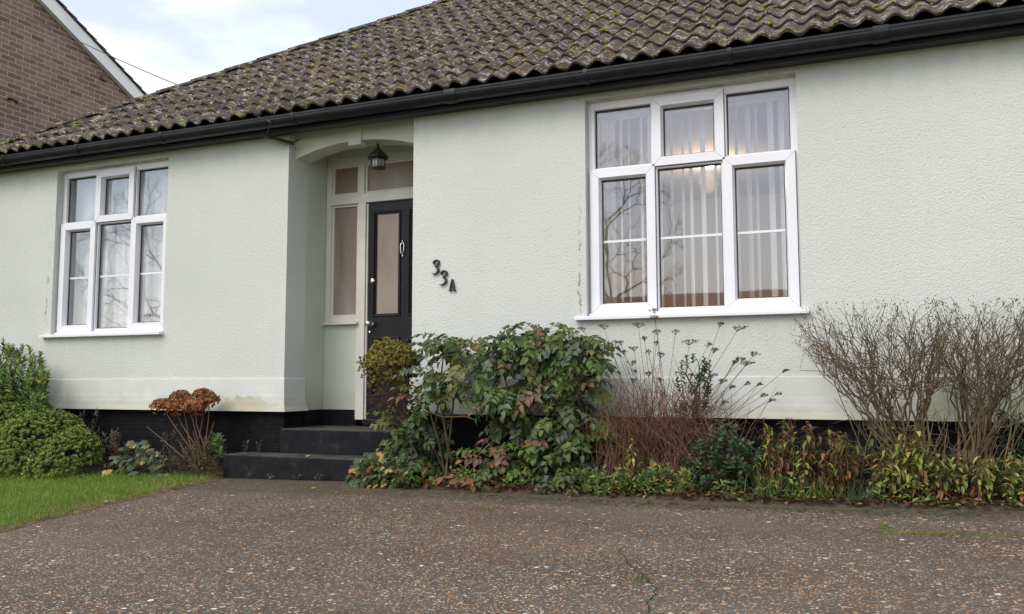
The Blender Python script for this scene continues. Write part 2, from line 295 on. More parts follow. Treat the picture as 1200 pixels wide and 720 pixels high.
# ------------------------------------------------------------------ object helpers
def link(name, me, parent=None):
    o = bpy.data.objects.new(name, me); COL.objects.link(o)
    if parent is not None: o.parent = parent
    return o
def tag(o, label=None, cat=None, group=None, kind=None):
    if label: o['label'] = label
    if cat: o['category'] = cat
    if group: o['group'] = group
    if kind: o['kind'] = kind
    return o
def thing(name, label, cat, loc=(0, 0, 0), group=None):
    o = link(name, None); o.location = loc; return tag(o, label, cat, group)
class MB:
    def __init__(s): s.v = []; s.f = []; s.sm = []
    def quad(s, a, b, c, d): s.poly([a, b, c, d])
    def poly(s, pts):
        n = len(s.v); s.v += [tuple(p) for p in pts]; s.f.append(tuple(range(n, n+len(pts)))); return s
    def box(s, x0, x1, y0, y1, z0, z1):
        n = len(s.v); s.v += [(x, y, z) for x in (x0, x1) for y in (y0, y1) for z in (z0, z1)]
        for q in ((0, 1, 3, 2), (4, 6, 7, 5), (0, 4, 5, 1), (2, 3, 7, 6), (0, 2, 6, 4), (1, 5, 7, 3)): s.f.append(tuple(n+i for i in q))
        return s
    def prism(s, prof, axis, a, b):   # prof: 2-D outline; axis 0 -> (y,z) swept along x; 1 -> (x,z) along y; 2 -> (x,y) along z
        def P(p, t): return (t, p[0], p[1]) if axis == 0 else ((p[0], t, p[1]) if axis == 1 else (p[0], p[1], t))
        n = len(s.v); k = len(prof); s.v += [P(p, a) for p in prof] + [P(p, b) for p in prof]
        s.f.append(tuple(range(n, n+k))[::-1]); s.f.append(tuple(range(n+k, n+2*k)))
        for i in range(k): j = (i+1) % k; s.f.append((n+i, n+j, n+k+j, n+k+i))
        return s
    def tube(s, pts, rad, n=6, cap=True):
        pts = [np.array(p, float) for p in pts]; m = len(pts)
        if not hasattr(rad, '__len__'): rad = [rad]*m
        b0 = len(s.v)
        for i, p in enumerate(pts):
            t = pts[min(i+1, m-1)]-pts[max(i-1, 0)]; L = np.linalg.norm(t); t = t/L if L > 1e-9 else np.array([0, 0, 1.])
            ref = np.array([0, 0, 1.]) if abs(t[2]) < .9 else np.array([1., 0, 0])
            u = np.cross(t, ref); u /= np.linalg.norm(u); w = np.cross(t, u)
            for k in range(n):
                a = 2*math.pi*k/n; q = p+(u*math.cos(a)+w*math.sin(a))*rad[i]; s.v.append(tuple(q))
        for i in range(m-1):
            for k in range(n):
                a = b0+i*n+k; b = b0+i*n+(k+1) % n; s.f.append((a, b, b+n, a+n))
        if cap: s.f.append(tuple(b0+k for k in range(n))[::-1]); s.f.append(tuple(b0+(m-1)*n+k for k in range(n)))
        return s
    def lathe(s, c, prof, n=24, axis=2):
        b0 = len(s.v)
        for r, h in prof:
            for k in range(n):
                a = 2*math.pi*k/n; x, y = r*math.cos(a), r*math.sin(a)
                s.v.append((c[0]+x, c[1]+y, c[2]+h) if axis == 2 else (c[0]+x, c[1]+h, c[2]+y))
        for i in range(len(prof)-1):
            for k in range(n):
                a = b0+i*n+k; b = b0+i*n+(k+1) % n; s.f.append((a, b, b+n, a+n))
        s.f.append(tuple(b0+k for k in range(n))[::-1]); s.f.append(tuple(b0+(len(prof)-1)*n+k for k in range(n)))
        return s
    def blob(s, c, r, seed=0, flat=1.0):
        bm = bmesh.new(); bmesh.ops.create_icosphere(bm, subdivisions=1, radius=1)
        rr = np.random.default_rng(seed); n = len(s.v)
        for v in bm.verts:
            k = 1+rr.uniform(-.3, .3); s.v.append((c[0]+v.co.x*r*k, c[1]+v.co.y*r*k, c[2]+v.co.z*r*k*flat))
        for f in bm.faces: s.f.append(tuple(n+v.index for v in f.verts))
        bm.free(); return s
    def build(s, name, mat, parent=None, bevel=0, smooth=False, merge=False):
        me = bpy.data.meshes.new(name); me.from_pydata(s.v, [], s.f); me.materials.append(mat)
        bm = bmesh.new(); bm.from_mesh(me)
        if merge: bmesh.ops.remove_doubles(bm, verts=bm.verts, dist=1e-4)
        bmesh.ops.recalc_face_normals(bm, faces=bm.faces); bm.to_mesh(me); bm.free()
        if smooth: me.shade_smooth()
        o = link(name, me, parent)
        if bevel:
            b = o.modifiers.new('bevel', 'BEVEL'); b.width = bevel; b.segments = 2; b.limit_method = 'ANGLE'
        return o

# Leaves: each record is one folded leaf blade; built in one go with numpy
class Leaves:
    def __init__(s): s.r = []; s.big = []
    def add(s, p, d, n, L, Wd, col, fold=.25, curl=.15):
        s.r.append((*p, *d, *n, L, Wd, *col, fold, curl))
    def batch(s, arr): s.big.append(arr)
    def build(s, name, mat, parent=None):
        parts = list(s.big)
        if s.r: parts.append(np.array(s.r, float))
        a = np.concatenate(parts); N = len(a)
        p = a[:, 0:3]; d = a[:, 3:6]; n = a[:, 6:9]; L = a[:, 9:10]; Wd = a[:, 10:11]; col = a[:, 11:14]; fo = a[:, 14:15]; cu = a[:, 15:16]
        d = d/np.maximum(np.linalg.norm(d, axis=1, keepdims=True), 1e-9)
        sd_ = np.cross(d, n); sd_ /= np.maximum(np.linalg.norm(sd_, axis=1, keepdims=True), 1e-9); n = np.cross(sd_, d)
        def pt(t, w, h): return p+d*L*t+sd_*Wd*w+n*(h*1.0)
        m1 = pt(.32, 0, -cu*L*.0); l1 = pt(.30, -.46, fo*Wd); r1 = pt(.30, .46, fo*Wd)
        m2 = pt(.68, 0, -cu*L*.35); l2 = pt(.66, -.38, fo*Wd*.8-cu*L*.35); r2 = pt(.66, .38, fo*Wd*.8-cu*L*.35)
        b = pt(0, 0, 0*L); t = pt(1, 0, -cu*L)
        V = np.stack([b, l1, m1, r1, l2, m2, r2, t], axis=1).reshape(-1, 3)
        F3 = np.array([[0, 2, 1], [0, 3, 2], [4, 5, 7], [5, 6, 7]]); F4 = np.array([[1, 2, 5, 4], [2, 3, 6, 5]])
        off = (np.arange(N)*8)[:, None, None]
        f3 = (F3[None]+off).reshape(-1, 3); f4 = (F4[None]+off).reshape(-1, 4)
        me = bpy.data.meshes.new(name); me.vertices.add(len(V)); me.vertices.foreach_set('co', V.ravel())
        loops = np.concatenate([f3.ravel(), f4.ravel()]); me.loops.add(len(loops)); me.loops.foreach_set('vertex_index', loops)
        st = np.concatenate([np.arange(len(f3))*3, len(f3)*3+np.arange(len(f4))*4]); me.polygons.add(len(st)); me.polygons.foreach_set('loop_start', st)
        me.update(calc_edges=True)
        ca = me.color_attributes.new('tint', 'FLOAT_COLOR', 'POINT'); cc = np.ones((N, 8, 4)); cc[:, :, :3] = col[:, None, :]
        ca.data.foreach_set('color', cc.ravel()); me.materials.append(mat); me.shade_smooth()
        return link(name, me, parent)
def unit(v): v = np.array(v, float); return v/max(np.linalg.norm(v), 1e-9)
def rv(): return unit(rng.normal(size=3))
def vary(c, k=.25, h=.1):
    f = 1+rng.uniform(-k, k); return tuple(max(.002, x*f*(1+rng.uniform(-h, h))) for x in c)
def pick(cols):
    w = np.array([c[0] for c in cols]); return cols[rng.choice(len(cols), p=w/w.sum())][1]
def gz(x, y):
    x = min(max(x, -12), 6); y = min(max(y, -12), .5); return -.79+.0185*(x+4.5)+.03*(y+.35)

# tree/shrub skeleton: repeatedly split the set of tips, one limb per group
def grow(mb, p, tips, r_end, frac=.38, wig=.06, sides=5, power=.5, depth=0, d0=None):
    p = np.array(p, float); n = len(tips); r = r_end*n**power
    if n == 1:
        t = tips[0]; mid = (p+t)/2+rng.normal(size=3)*wig*np.linalg.norm(t-p)
        mb.tube([p, mid, t], [r_end*1.3, r_end, r_end*.5], 3 if r_end < .003 else 4, False); return
    c = tips.mean(0); q = p+(c-p)*frac*rng.uniform(.8, 1.2); q = q+rng.normal(size=3)*wig*np.linalg.norm(q-p)
    mid = (p+q)/2+rng.normal(size=3)*wig*.6*np.linalg.norm(q-p)
    mb.tube([p, mid, q], [r, r*.93, r*.88], sides if r > .006 else 4, False)
    x = tips-c; cov = x.T@x; w, v = np.linalg.eigh(cov); ax = v[:, 2]
    k = x@ax; thr = np.quantile(k, rng.uniform(.35, .65)); a = tips[k <= thr]; b = tips[k > thr]
    for g in (a, b):
        if len(g): grow(mb, q, g, r_end, frac, wig, sides, power, depth+1)

# ------------------------------------------------------------------ ground
xs = [-300, -60, -12, -9, -6, -3, 0, 3, 6, 60, 300]; ys = [-300, -60, -12, -9, -6, -4.5, -3, -1.5, 0, .5, 60, 300]
def sheet(name, x0s, ysv, mat, dz):
    mb = MB(); n = 0
    for x in x0s:
        for y in ysv: mb.v.append((x, y, gz(x, y)+dz))
    k = len(ysv)
    for i in range(len(x0s)-1):
        for j in range(k-1): mb.f.append((i*k+j, (i+1)*k+j, (i+1)*k+j+1, i*k+j+1))
    return mb.build(name, mat)
tag(sheet('ground', xs, ys, M['turf'], -.03), kind='structure')
def flat_poly(name, pts, mat, dz, kind='structure', div=True):
    mb = MB(); mb.poly([(x, y, gz(x, y)+dz) for x, y in pts]); o = mb.build(name, mat)
    if kind: tag(o, kind=kind)
    return o
# drive: strips between the lawn edge and the right side
DL = [(-11.9, -4.72), (-9, -4.70), (-6, -4.68), (-4, -4.60), (-2.6, -4.68), (-1.9, -4.82), (-1.3, -4.90), (-.75, -4.98), (-.42, -5.02), (-.30, -5.03)]
mb = MB(); edgeR = 5.9
cols_x = [None, -3.8, -2.5, -1, 0, 1.5, 3, edgeR]
grid = []
for y, xl in DL:
    grid.append([(xl if cx is None else cx, y, gz(xl if cx is None else cx, y)) for cx in cols_x])
for i in range(len(grid)-1):
    for j in range(len(cols_x)-1): mb.poly([grid[i][j], grid[i][j+1], grid[i+1][j+1], grid[i+1][j]])
tag(mb.build('drive', M['drive'], merge=True), kind='structure')
# lawn base a little higher than the drive, with a crumbling turf edge
mb = MB()
for i in range(len(DL)-1):
    (y0, x0), (y1, x1) = DL[i], DL[i+1]
    a = (x0, y0, gz(x0, y0)+.012); b = (x1, y1, gz(x1, y1)+.012); c = (-11.9, y1, gz(-11.9, y1)+.012); d = (-11.9, y0, gz(-11.9, y0)+.012)
    mb.poly([a, b, c, d])
tag(mb.build('lawn', M['turf']), kind='structure')
mb = MB(); ysE = np.linspace(-11.9, -.31, 420)
pe = [(float(np.interp(y, [d[0] for d in DL], [d[1] for d in DL])), float(y), .03+.018*math.sin(y*9)+rng.uniform(0, .022)) for y in ysE]
for (xa, ya, wa), (xb, yb, wb) in zip(pe, pe[1:]):
    mb.poly([(xa-.02, ya, gz(xa, ya)+.016), (xb-.02, yb, gz(xb, yb)+.016), (xb+wb, yb, gz(xb, yb)+.003), (xa+wa, ya, gz(xa, ya)+.003)])
tag(mb.build('lawn_edge', mat_simple('crumbling earth and straw', (.13, .095, .045), .95, .5, 30, .9, 80), merge=True), kind='structure')
# soil of the beds
edge = [(-3.80, -.38), (-3.3, -.50), (-2.52, -.62), (-1.64, -.68), (-1.08, -.73), (-.1, -.76), (.8, -.72), (2, -.72), (4, -.72)]
mb = MB()
for (x0, y0), (x1, y1) in zip(edge, edge[1:]):
    f = [(x0, y0, gz(x0, y0)-.003), (x1, y1, gz(x1, y1)-.003), (x1, y1+.12, gz(x1, y1)+.035), (x0, y0+.12, gz(x0, y0)+.035)]
    mb.poly(f); mb.poly([f[3], f[2], (x1, .1, gz(x1, 0)+.06), (x0, .1, gz(x0, 0)+.06)])
mb.poly([(-8.6, -.55, gz(-8.6, -.5)+.04), (-5.03, -.36, gz(-5, -.4)+.034), (-5.03, .1, gz(-5, 0)+.06), (-8.6, .1, gz(-8.6, 0)+.07)])
tag(mb.build('flower_bed', M['soil'], merge=True), kind='structure')
tag(flat_poly('road', [(-60, -19), (60, -19), (60, -12.4), (-60, -12.4)], mat_simple('asphalt', (.05, .05, .052), .9, .2, 8, .6, 60), .012), kind='structure')

# ------------------------------------------------------------------ bungalow
H = thing('bungalow', 'pale green roughcast bungalow with mossy tiled roof and black gutter', 'house', (-2, 3.4, -.8))
HX, HY, HZ = -2, 3.4, -.8
def hp(o): # parent keeps world placement
    o.parent = H; o.matrix_parent_inverse = Matrix.Translation((-HX, -HY, -HZ)); return o
XL, XR, YB = -8.5, 4.0, 7.05; PL, PR = -4.665, -3.408; ZT = 2.36; ZB = -.25
WR = (-1.92, -.385, .487, 2.145); WL = (-7.515, -6.055, .475, 2.135)
def wall_panel(mb, x0, x1, hole):
    a, b, c, d = hole; T = .28
    xsv = [x0, a, b, x1]; zsv = [ZB, c, d, ZT]
    for i in range(3):
        for j in range(3):
            if i == 1 and j == 1: continue
            for y in (0, T): mb.quad((xsv[i], y, zsv[j]), (xsv[i+1], y, zsv[j]), (xsv[i+1], y, zsv[j+1]), (xsv[i], y, zsv[j+1]))
    for (p, q) in (((a, c), (a, d)), ((a, d), (b, d)), ((b, d), (b, c)), ((b, c), (a, c))):
        mb.quad((p[0], 0, p[1]), (q[0], 0, q[1]), (q[0], T, q[1]), (p[0], T, p[1]))
    for x in (x0, x1): mb.quad((x, 0, ZB), (x, T, ZB), (x, T, ZT), (x, 0, ZT))
    mb.quad((x0, 0, ZB), (x1, 0, ZB), (x1, T, ZB), (x0, T, ZB)); mb.quad((x0, 0, ZT), (x1, 0, ZT), (x1, T, ZT), (x0, T, ZT))
mb = MB(); wall_panel(mb, XL, PL, WL); wall_panel(mb, PR, XR, WR)
mb.box(XL, XL+.28, .283, YB, ZB, ZT); mb.box(XR-.28, XR, .283, YB, ZB, ZT); mb.box(XL+.283, XR-.283, YB-.28, YB, ZB, ZT)
me = mb.build('wall', M['roughcast'], H, merge=True); me.data.name = 'wall'
# everything in the house is modelled in world coordinates: shift meshes into the Empty's frame at the end
# skirting (bell-cast smooth band), swept with mitred corners
def sweep(path, prof, normals):
    mb = MB(); k = len(prof)
    for (x, y), (nx, ny) in zip(path, normals):
        for o_, z in prof: mb.v.append((x+nx*o_, y+ny*o_, z))
    for i in range(len(path)-1):
        for j in range(k-1): a = i*k+j; mb.f.append((a, a+1, a+1+k, a+k))
    for i in (0, len(path)-1): mb.f.append(tuple(i*k+j for j in range(k)))
    return mb
prof = [(-.004, .036), (.012, .030), (.013, -.10), (.018, -.15), (.032, -.205), (.058, -.252), (-.004, -.252)]
sweep([(XL, 5), (XL, 0), (PL, 0), (PL, .286)], prof, [(-1, 0), (-1, -1), (1, -1), (1, 0)]).build('skirting', M['skirt'], H)
sweep([(PR, .286), (PR, 0), (XR, 0), (XR, 5)], prof, [(-1, 0), (-1, -1), (1, -1), (1, 0)]).build('skirting', M['skirt'], H)
# plinth
mb = MB(); mb.box(XL+.01, PL-.01, .02, .3, -1.15, ZB-.003); mb.box(PR+.01, XR-.01, .02, .3, -1.15, ZB-.003)
mb.box(XL+.01, XL+.3, .303, YB, -1.15, ZB-.003); mb.box(XR-.3, XR-.01, .303, YB, -1.15, ZB-.003); mb.box(XL+.303, XR-.303, YB-.3, YB-.01, -1.15, ZB-.003)
mb.build('plinth', M['plinth'], H)
# porch recess: side walls, wall under the sidelight, panel above the frame, arch
mb = MB(); mb.box(PL-.2, PL+.004, .283, .70, -.25, ZT); mb.box(PR-.004, PR+.2, .283, .70, -.25, ZT)
mb.box(PL+.006, -4.305, .575, .70, -.25, .545); mb.box(PL+.006, PR-.006, .578, .70, 2.10, ZT); mb.build('porch_wall', M['porch'], H)
MB().prism([(PL-.2, .303), (PL+.002, .303), (PL+.002, .583), (-4.305, .583), (-4.305, .70), (PL-.2, .70)], 2, -.62, -.253).build('porch_plinth', M['plinth'], H); MB().box(PR-.002, PR+.2, .303, .7, -.62, -.253).build('porch_plinth', M['plinth'], H)
mb = MB(); mb.box(PL+.006, PR-.006, .296, .573, 2.17, 2.2); mb.build('porch_ceiling', M['porch'], H)
AX = (PL+PR)/2; HW = (PR-PL)/2+.001; rise = .103; rad = (HW*HW+rise*rise)/(2*rise)
arc = [(AX+HW*t, 1.99+rise-rad+math.sqrt(rad*rad-(HW*t)**2)) for t in np.linspace(-1, 1, 33)]
MB().prism(arc+[(PR, ZT), (PL, ZT)], 1, .095, .286).build('arch', M['cream'], H)
MB().prism([(-4.103, 2.052), (-3.975, 2.050), (-3.960, 2.30), (-4.122, 2.30)], 1, .080, .20).build('keystone', M['cream'], H, .004)

# fascia, gutter
GX0, GX1 = -8.62, 4.3
mb = MB(); mb.box(GX0+.1, GX1-.1, -.125, -.10, 2.185, 2.35); mb.box(GX0+.1, GX1-.1, -.098, .0-.003, 2.30, 2.32)
mb.build('fascia', M['gutter'], H, .003)
mb = MB(); mb.prism([(-.128, 2.198), (-.143, 2.182), (-.150, 2.190), (-.146, 2.215), (-.128, 2.225)], 0, GX0+.1, GX1-.1); mb.prism([(-.10, 2.186), (-.004, 2.190), (-.004, 2.202), (-.10, 2.198)], 0, GX0+.1, GX1-.1)
mb.build('fascia_moulding', M['gutter'], H)
gp = []
for k in range(13): a = math.pi+math.pi*k/12; gp.append((-.185+.062*math.cos(a), 2.272+.066*math.sin(a)))
inner = [(y*.0+(-.185)+(y+.185)*.92, 2.272+(z-2.272)*.92) for y, z in gp][::-1]
gp = [(-.247, 2.292), (-.253, 2.288), (-.252, 2.275)]+gp[:]+[(-.123, 2.292)]+[(-.128, 2.292)]+inner+[(-.242, 2.292)]
MB().prism(gp, 0, GX0, GX1).build('gutter', M['gutter'], H)
for bx in (-6.989, -5.925, -4.451, -2.955, -1.838, -.797, .162, 1.2, 2.3, 3.4, -8.0):
    br = []
    for k in range(13): a = math.pi+math.pi*k/12; br.append((-.185+.069*math.cos(a), 2.272+.073*math.sin(a)))
    br = br+[(-.118, 2.296)]+[(-.2535, 2.296)]
    w = .05 if bx in (-2.955, .162) else .016
    MB().prism(br, 0, bx-w, bx+w).build('gutter_bracket', M['gutter'], H, .002)

# tiled roof
PIT = R(35); EY, EZ = -.205, 2.315
def tile_slope(mbv, mbf, rnd, origin, u, v, Wd, mossmb=None):
    u = np.array(u, float); v = np.array(v, float)  # v: horizontal, up-slope
    up = np.array([0, 0, 1.]); sl_ = v*math.cos(PIT)+up*math.sin(PIT); nn = -v*math.sin(PIT)+up*math.cos(PIT)
    TW, G, P, AMP = .334, .318, .167, .021; Ls = (min(Wd, 7.66)/2)/math.cos(PIT); nrow = int(Ls/G)+1; ncol = int(Wd/TW)+2
    for r in range(nrow):
        s0 = r*G; sh = 0
        for cidx in range(-1, ncol):
            x0 = cidx*TW; d0 = s0*math.cos(PIT)
            if x0+TW < d0-.02 or x0 > Wd-d0+.02: continue
            jit = rng.uniform(-.004, .004, 3); rn = rng.uniform(); skew = rng.uniform(-.006, .006)
            b0 = len(mbv); K = 17
            for row in range(5):
                for k in range(K):
                    x = x0+TW*k/(K-1); ph = (x/P)*2*math.pi
                    w = math.cos(ph); h = AMP*(abs(w)**.85*(1 if w > 0 else -1))
                    if row == 0: s, hh = s0+G+.03, h+.002-.004
                    elif row == 1: s, hh = s0+.10, h+.020+jit[1]*.5
                    elif row == 2: s, hh = s0+.006+skew*(k/K), h+.028+jit[1]
                    elif row == 3: s, hh = s0+skew*(k/K), h+.022+jit[1]
                    else: s, hh = s0+.003+skew*(k/K), h+.005
                    d = s*math.cos(PIT); xx = min(max(x, d-.02), Wd-d+.02)
                    mbv.append(tuple(origin+u*xx+sl_*s+nn*(hh+.02)))
            for row in range(4):
                for k in range(K-1):
                    a = b0+row*K+k; mbf.append((a, a+1, a+1+K, a+K)); rnd.append(rn)
            if mossmb is not None and d0 < x0 < Wd-d0:
                for q in range(rng.poisson(1.0+1.6/(1+math.exp(-(x0-6.0)*.9)))):
                    xx = x0+rng.uniform(0, TW); s = s0+rng.choice([rng.uniform(-.01, .04), rng.uniform(0, G)], p=[.65, .35])
                    h = AMP*math.cos(xx/P*2*math.pi); rr = rng.uniform(.009, .024)
                    mossmb.blob(origin+u*xx+sl_*s+nn*(h+.045), rr, int(rng.integers(1e6)), .6)
vv, ff, rnd = [], [], []; moss = MB()
Wf = 12.9+.02; x0 = -8.6; dep = 7.66
tile_slope(vv, ff, rnd, np.array([x0, EY, EZ]), (1, 0, 0), (0, 1, 0), Wf, moss)
tile_slope(vv, ff, rnd, np.array([x0+Wf, EY+dep-.02, EZ]), (-1, 0, 0), (0, -1, 0), Wf)
tile_slope(vv, ff, rnd, np.array([x0, EY+dep, EZ]), (0, -1, 0), (1, 0, 0), dep)
tile_slope(vv, ff, rnd, np.array([x0+Wf, EY, EZ]), (0, 1, 0), (-1, 0, 0), dep)
me = bpy.data.meshes.new('roof'); me.from_pydata(vv, [], ff); me.materials.append(M['tile']); me.shade_smooth()
ca = me.attributes.new('tile', 'FLOAT_VECTOR', 'FACE'); ca.data.foreach_set('vector', np.repeat(np.array(rnd)[:, None], 3, 1).ravel())
roof = link('roof', me, H)
es = roof.modifiers.new('edges', 'EDGE_SPLIT'); es.split_angle = R(50)
moss.build('moss', M['moss'], roof, smooth=True)['kind'] = 'stuff'
# hip and ridge caps
pk = dep/2; ZR = EZ+pk*math.tan(PIT)
def caps(a, b, name):
    a = np.array(a, float); b = np.array(b, float); L = np.linalg.norm(b-a); t = (b-a)/L; sdv = unit(np.cross(t, (0, 0, 1))); un = np.cross(sdv, t); mb = MB(); n = int(L/.40)
    for i in range(n):
        p0 = a+t*(L*i/n); p1 = a+t*(L*(i+1)/n+.03); b0 = len(mb.v)
        for p, rr, lift in ((p0, .112, .008), (p1, .104, 0)):
            for ro in (rr, rr-.016):
                for k in range(9):
                    an = math.pi*(.06+.88*k/8); mb.v.append(tuple(p+sdv*math.cos(an)*ro+un*(math.sin(an)*ro*.62-.050+lift)))
        def F(i0, i1, k): mb.f.append((b0+i0*9+k, b0+i0*9+k+1, b0+i1*9+k+1, b0+i1*9+k))
        for k in range(8): F(0, 2, k); F(1, 3, k); F(0, 1, k); F(2, 3, k)
    o = mb.build(name, M['tile'], roof, smooth=True); e_ = o.modifiers.new('e', 'EDGE_SPLIT'); e_.split_angle = R(45)
zz = .055
P0 = (x0, EY, EZ+zz); P1 = (x0+pk, EY+pk, ZR+zz); P2 = (x0+Wf-pk, EY+pk, ZR+zz)
caps(P0, P1, 'hip_cap'); caps((x0, EY+dep, EZ+zz), P1, 'hip_cap'); caps((x0+Wf, EY, EZ+zz), P2, 'hip_cap'); caps((x0+Wf, EY+dep, EZ+zz), P2, 'hip_cap'); caps(P1, P2, 'ridge_cap')
# roof underlay so that no light leaks in
mb = MB(); d_ = -.03
c = [(x0, EY, EZ+d_), (x0+Wf, EY, EZ+d_), (x0+Wf, EY+dep, EZ+d_), (x0, EY+dep, EZ+d_)]; r1 = (x0+pk, EY+pk, ZR+d_); r2 = (x0+Wf-pk, EY+pk, ZR+d_)
mb.poly([c[0], c[1], r2, r1]); mb.poly([c[2], c[3], r1, r2]); mb.poly([c[3], c[0], r1]); mb.poly([c[1], c[2], r2]); mb.build('underlay', M['seal'], roof)

# windows
def window(hole, lab):
    x0, x1, z0, z1 = hole; y0, y1 = .075, .145; Wd = x1-x0; zt = z0+(z1-z0)*.672
    fr = .052; mu = .046; m1 = x0+Wd/3; m2 = x0+Wd*2/3
    mb = MB()
    e_ = .001
    mb.box(x0+e_, x0+fr, y0, y1, z0+e_, z1-e_); mb.box(x1-fr, x1-e_, y0, y1, z0+e_, z1-e_)
    mb.box(x0+fr, x1-fr, y0, y1, z1-fr-.012, z1-e_); mb.box(x0+fr, x1-fr, y0, y1, z0+e_, z0+fr)
    for mx_ in (m1, m2): mb.box(mx_-mu/2, mx_+mu/2, y0, y1, z0+fr, zt-mu/2); mb.box(mx_-mu/2, mx_+mu/2, y0, y1, zt+mu/2, z1-fr-.012)
    mb.box(x0+fr, x1-fr, y0, y1, zt-mu/2, zt+mu/2)
    Wn = mb.build('window', M['upvc'], H, .004); tag(Wn, lab)
    cellx = [(x0+fr, m1-mu/2), (m1+mu/2, m2-mu/2), (m2+mu/2, x1-fr)]; rows = [(z0+fr, zt-mu/2), (zt+mu/2, z1-fr-.012)]
    for ri, (za, zb) in enumerate(rows):
        for ci, (xa, xb) in enumerate(cellx):
            sash = (ri == 0 and ci != 1) or (ri == 1 and ci == 1)
            if sash:
                o_ = .030; t = .076; q0, q1 = xa-o_, xb+o_; w0, w1 = za-o_, zb+o_; ys_, ye = y0-.026, y0-.0035
                mb = MB()   # mitred sash: four trapezoids with a sloped inner bead
                oc = [(q0, w0), (q1, w0), (q1, w1), (q0, w1)]; ic = [(q0+t, w0+t), (q1-t, w0+t), (q1-t, w1-t), (q0+t, w1-t)]; bc = [(q0+t-.012, w0+t-.012), (q1-t+.012, w0+t-.012), (q1-t+.012, w1-t+.012), (q0+t-.012, w1-t+.012)]
                for k in range(4):
                    j = (k+1) % 4; g = .0008
                    O0, O1, B0, B1, I0, I1 = oc[k], oc[j], bc[k], bc[j], ic[k], ic[j]
                    mb.quad((*[O0[0]], ys_, O0[1]), (O1[0], ys_, O1[1]), (B1[0], ys_, B1[1]), (B0[0], ys_, B0[1]))
                    mb.quad((B0[0], ys_, B0[1]), (B1[0], ys_, B1[1]), (I1[0], y0+.012, I1[1]), (I0[0], y0+.012, I0[1]))
                    mb.quad((O0[0], ys_, O0[1]), (O1[0], ys_, O1[1]), (O1[0], ye, O1[1]), (O0[0], ye, O0[1]))
                    mb.quad((I0[0], y0+.012, I0[1]), (I1[0], y0+.012, I1[1]), (I1[0], y1, I1[1]), (I0[0], y1, I0[1]))
                    mb.quad((O0[0], ye, O0[1]), (O1[0], ye, O1[1]), (I1[0], y1, I1[1]), (I0[0], y1, I0[1]))
                s_ = mb.build('sash', M['upvc'], Wn, merge=True)
                gk = MB(); gq = .0035; gk.prism([(q0-gq, w0-gq), (q1+gq, w0-gq), (q1+gq, w1+gq), (q0-gq, w1+gq)], 1, ye+.0005, y0-.0005)
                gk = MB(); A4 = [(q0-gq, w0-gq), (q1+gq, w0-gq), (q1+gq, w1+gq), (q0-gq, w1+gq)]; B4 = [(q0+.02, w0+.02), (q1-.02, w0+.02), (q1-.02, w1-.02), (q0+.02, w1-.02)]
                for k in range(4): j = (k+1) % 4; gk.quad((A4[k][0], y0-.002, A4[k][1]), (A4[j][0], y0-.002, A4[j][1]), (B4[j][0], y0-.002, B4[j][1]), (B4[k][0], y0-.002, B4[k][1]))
                gk.build('gap_shade', M['seal'], Wn, merge=True)  # flat black strip drawing the shadow gap between sash and frame
                for k in range(4):
                    O0, B0 = oc[k], bc[k]; MB().tube([(O0[0], ys_-.0001, O0[1]), (B0[0], ys_-.0001, B0[1])], .0011, 4).build('mitre_joint', M['lamp_glass'], Wn)
                gx0, gx1, gz0, gz1 = q0+t, q1-t, w0+t, w1-t
            else: gx0, gx1, gz0, gz1 = xa, xb, za, zb
            sb = MB(); sw = .007; ya = y0+.028
            sb.box(gx0, gx0+sw, ya, ya+.01, gz0, gz1); sb.box(gx1-sw, gx1, ya, ya+.01, gz0, gz1); sb.box(gx0+sw, gx1-sw, ya, ya+.01, gz0, gz0+sw); sb.box(gx0+sw, gx1-sw, ya, ya+.01, gz1-sw*1.5, gz1)
            sb.build('seal', M['seal'], Wn)
            MB().box(gx0+.001, gx1-.001, ya+.012, ya+.016, gz0+.001, gz1-.001).build('pane', M['glass'], Wn)
            if ri == 0:
                zm = (gz0+gz1)/2; MB().box(gx0+sw, gx1-sw, ya+.004, ya+.0115, zm-.009, zm+.009).build('glazing_bar', M['upvc'], Wn)
    mb = MB(); mb.prism([(-.052, z0-.030), (-.052, z0-.006), (.078, z0+.016), (.078, z0-.030)], 0, x0-.085 if x0 > -3 else x0-.10, x1+.045 if x0 > -3 else x1+.01); mb.box(x0+.01, x1-.01, .03, .075, z0+.005, z0+.022)
    mb.build('sill', M['upvc'], Wn, .003)
    return Wn
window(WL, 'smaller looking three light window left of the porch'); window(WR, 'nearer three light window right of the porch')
for (a, b, c_, d) in (WL, WR): MB().box(a+.002, b-.002, .030, .30, d-.002, d+.022).build('lintel_trim', M['lintel'], H)

# rooms behind the windows
def room(x0, x1, y1, z1):
    mb = MB(); y0 = .285; z0 = -.33
    mb.quad((x0, y0, z0), (x1, y0, z0), (x1, y1, z0), (x0, y1, z0)); mb.quad((x0, y0, z1), (x1, y0, z1), (x1, y1, z1), (x0, y1, z1))
    mb.quad((x0, y1, z0), (x1, y1, z0), (x1, y1, z1), (x0, y1, z1))
    for x in (x0, x1): mb.quad((x, y0, z0), (x, y1, z0), (x, y1, z1), (x, y0, z1))
    return mb.build('room_lining', M['room'], H)
room(-3.15, .9, 4.2, 2.20); room(-8.0, -4.95, 3.6, 2.20)

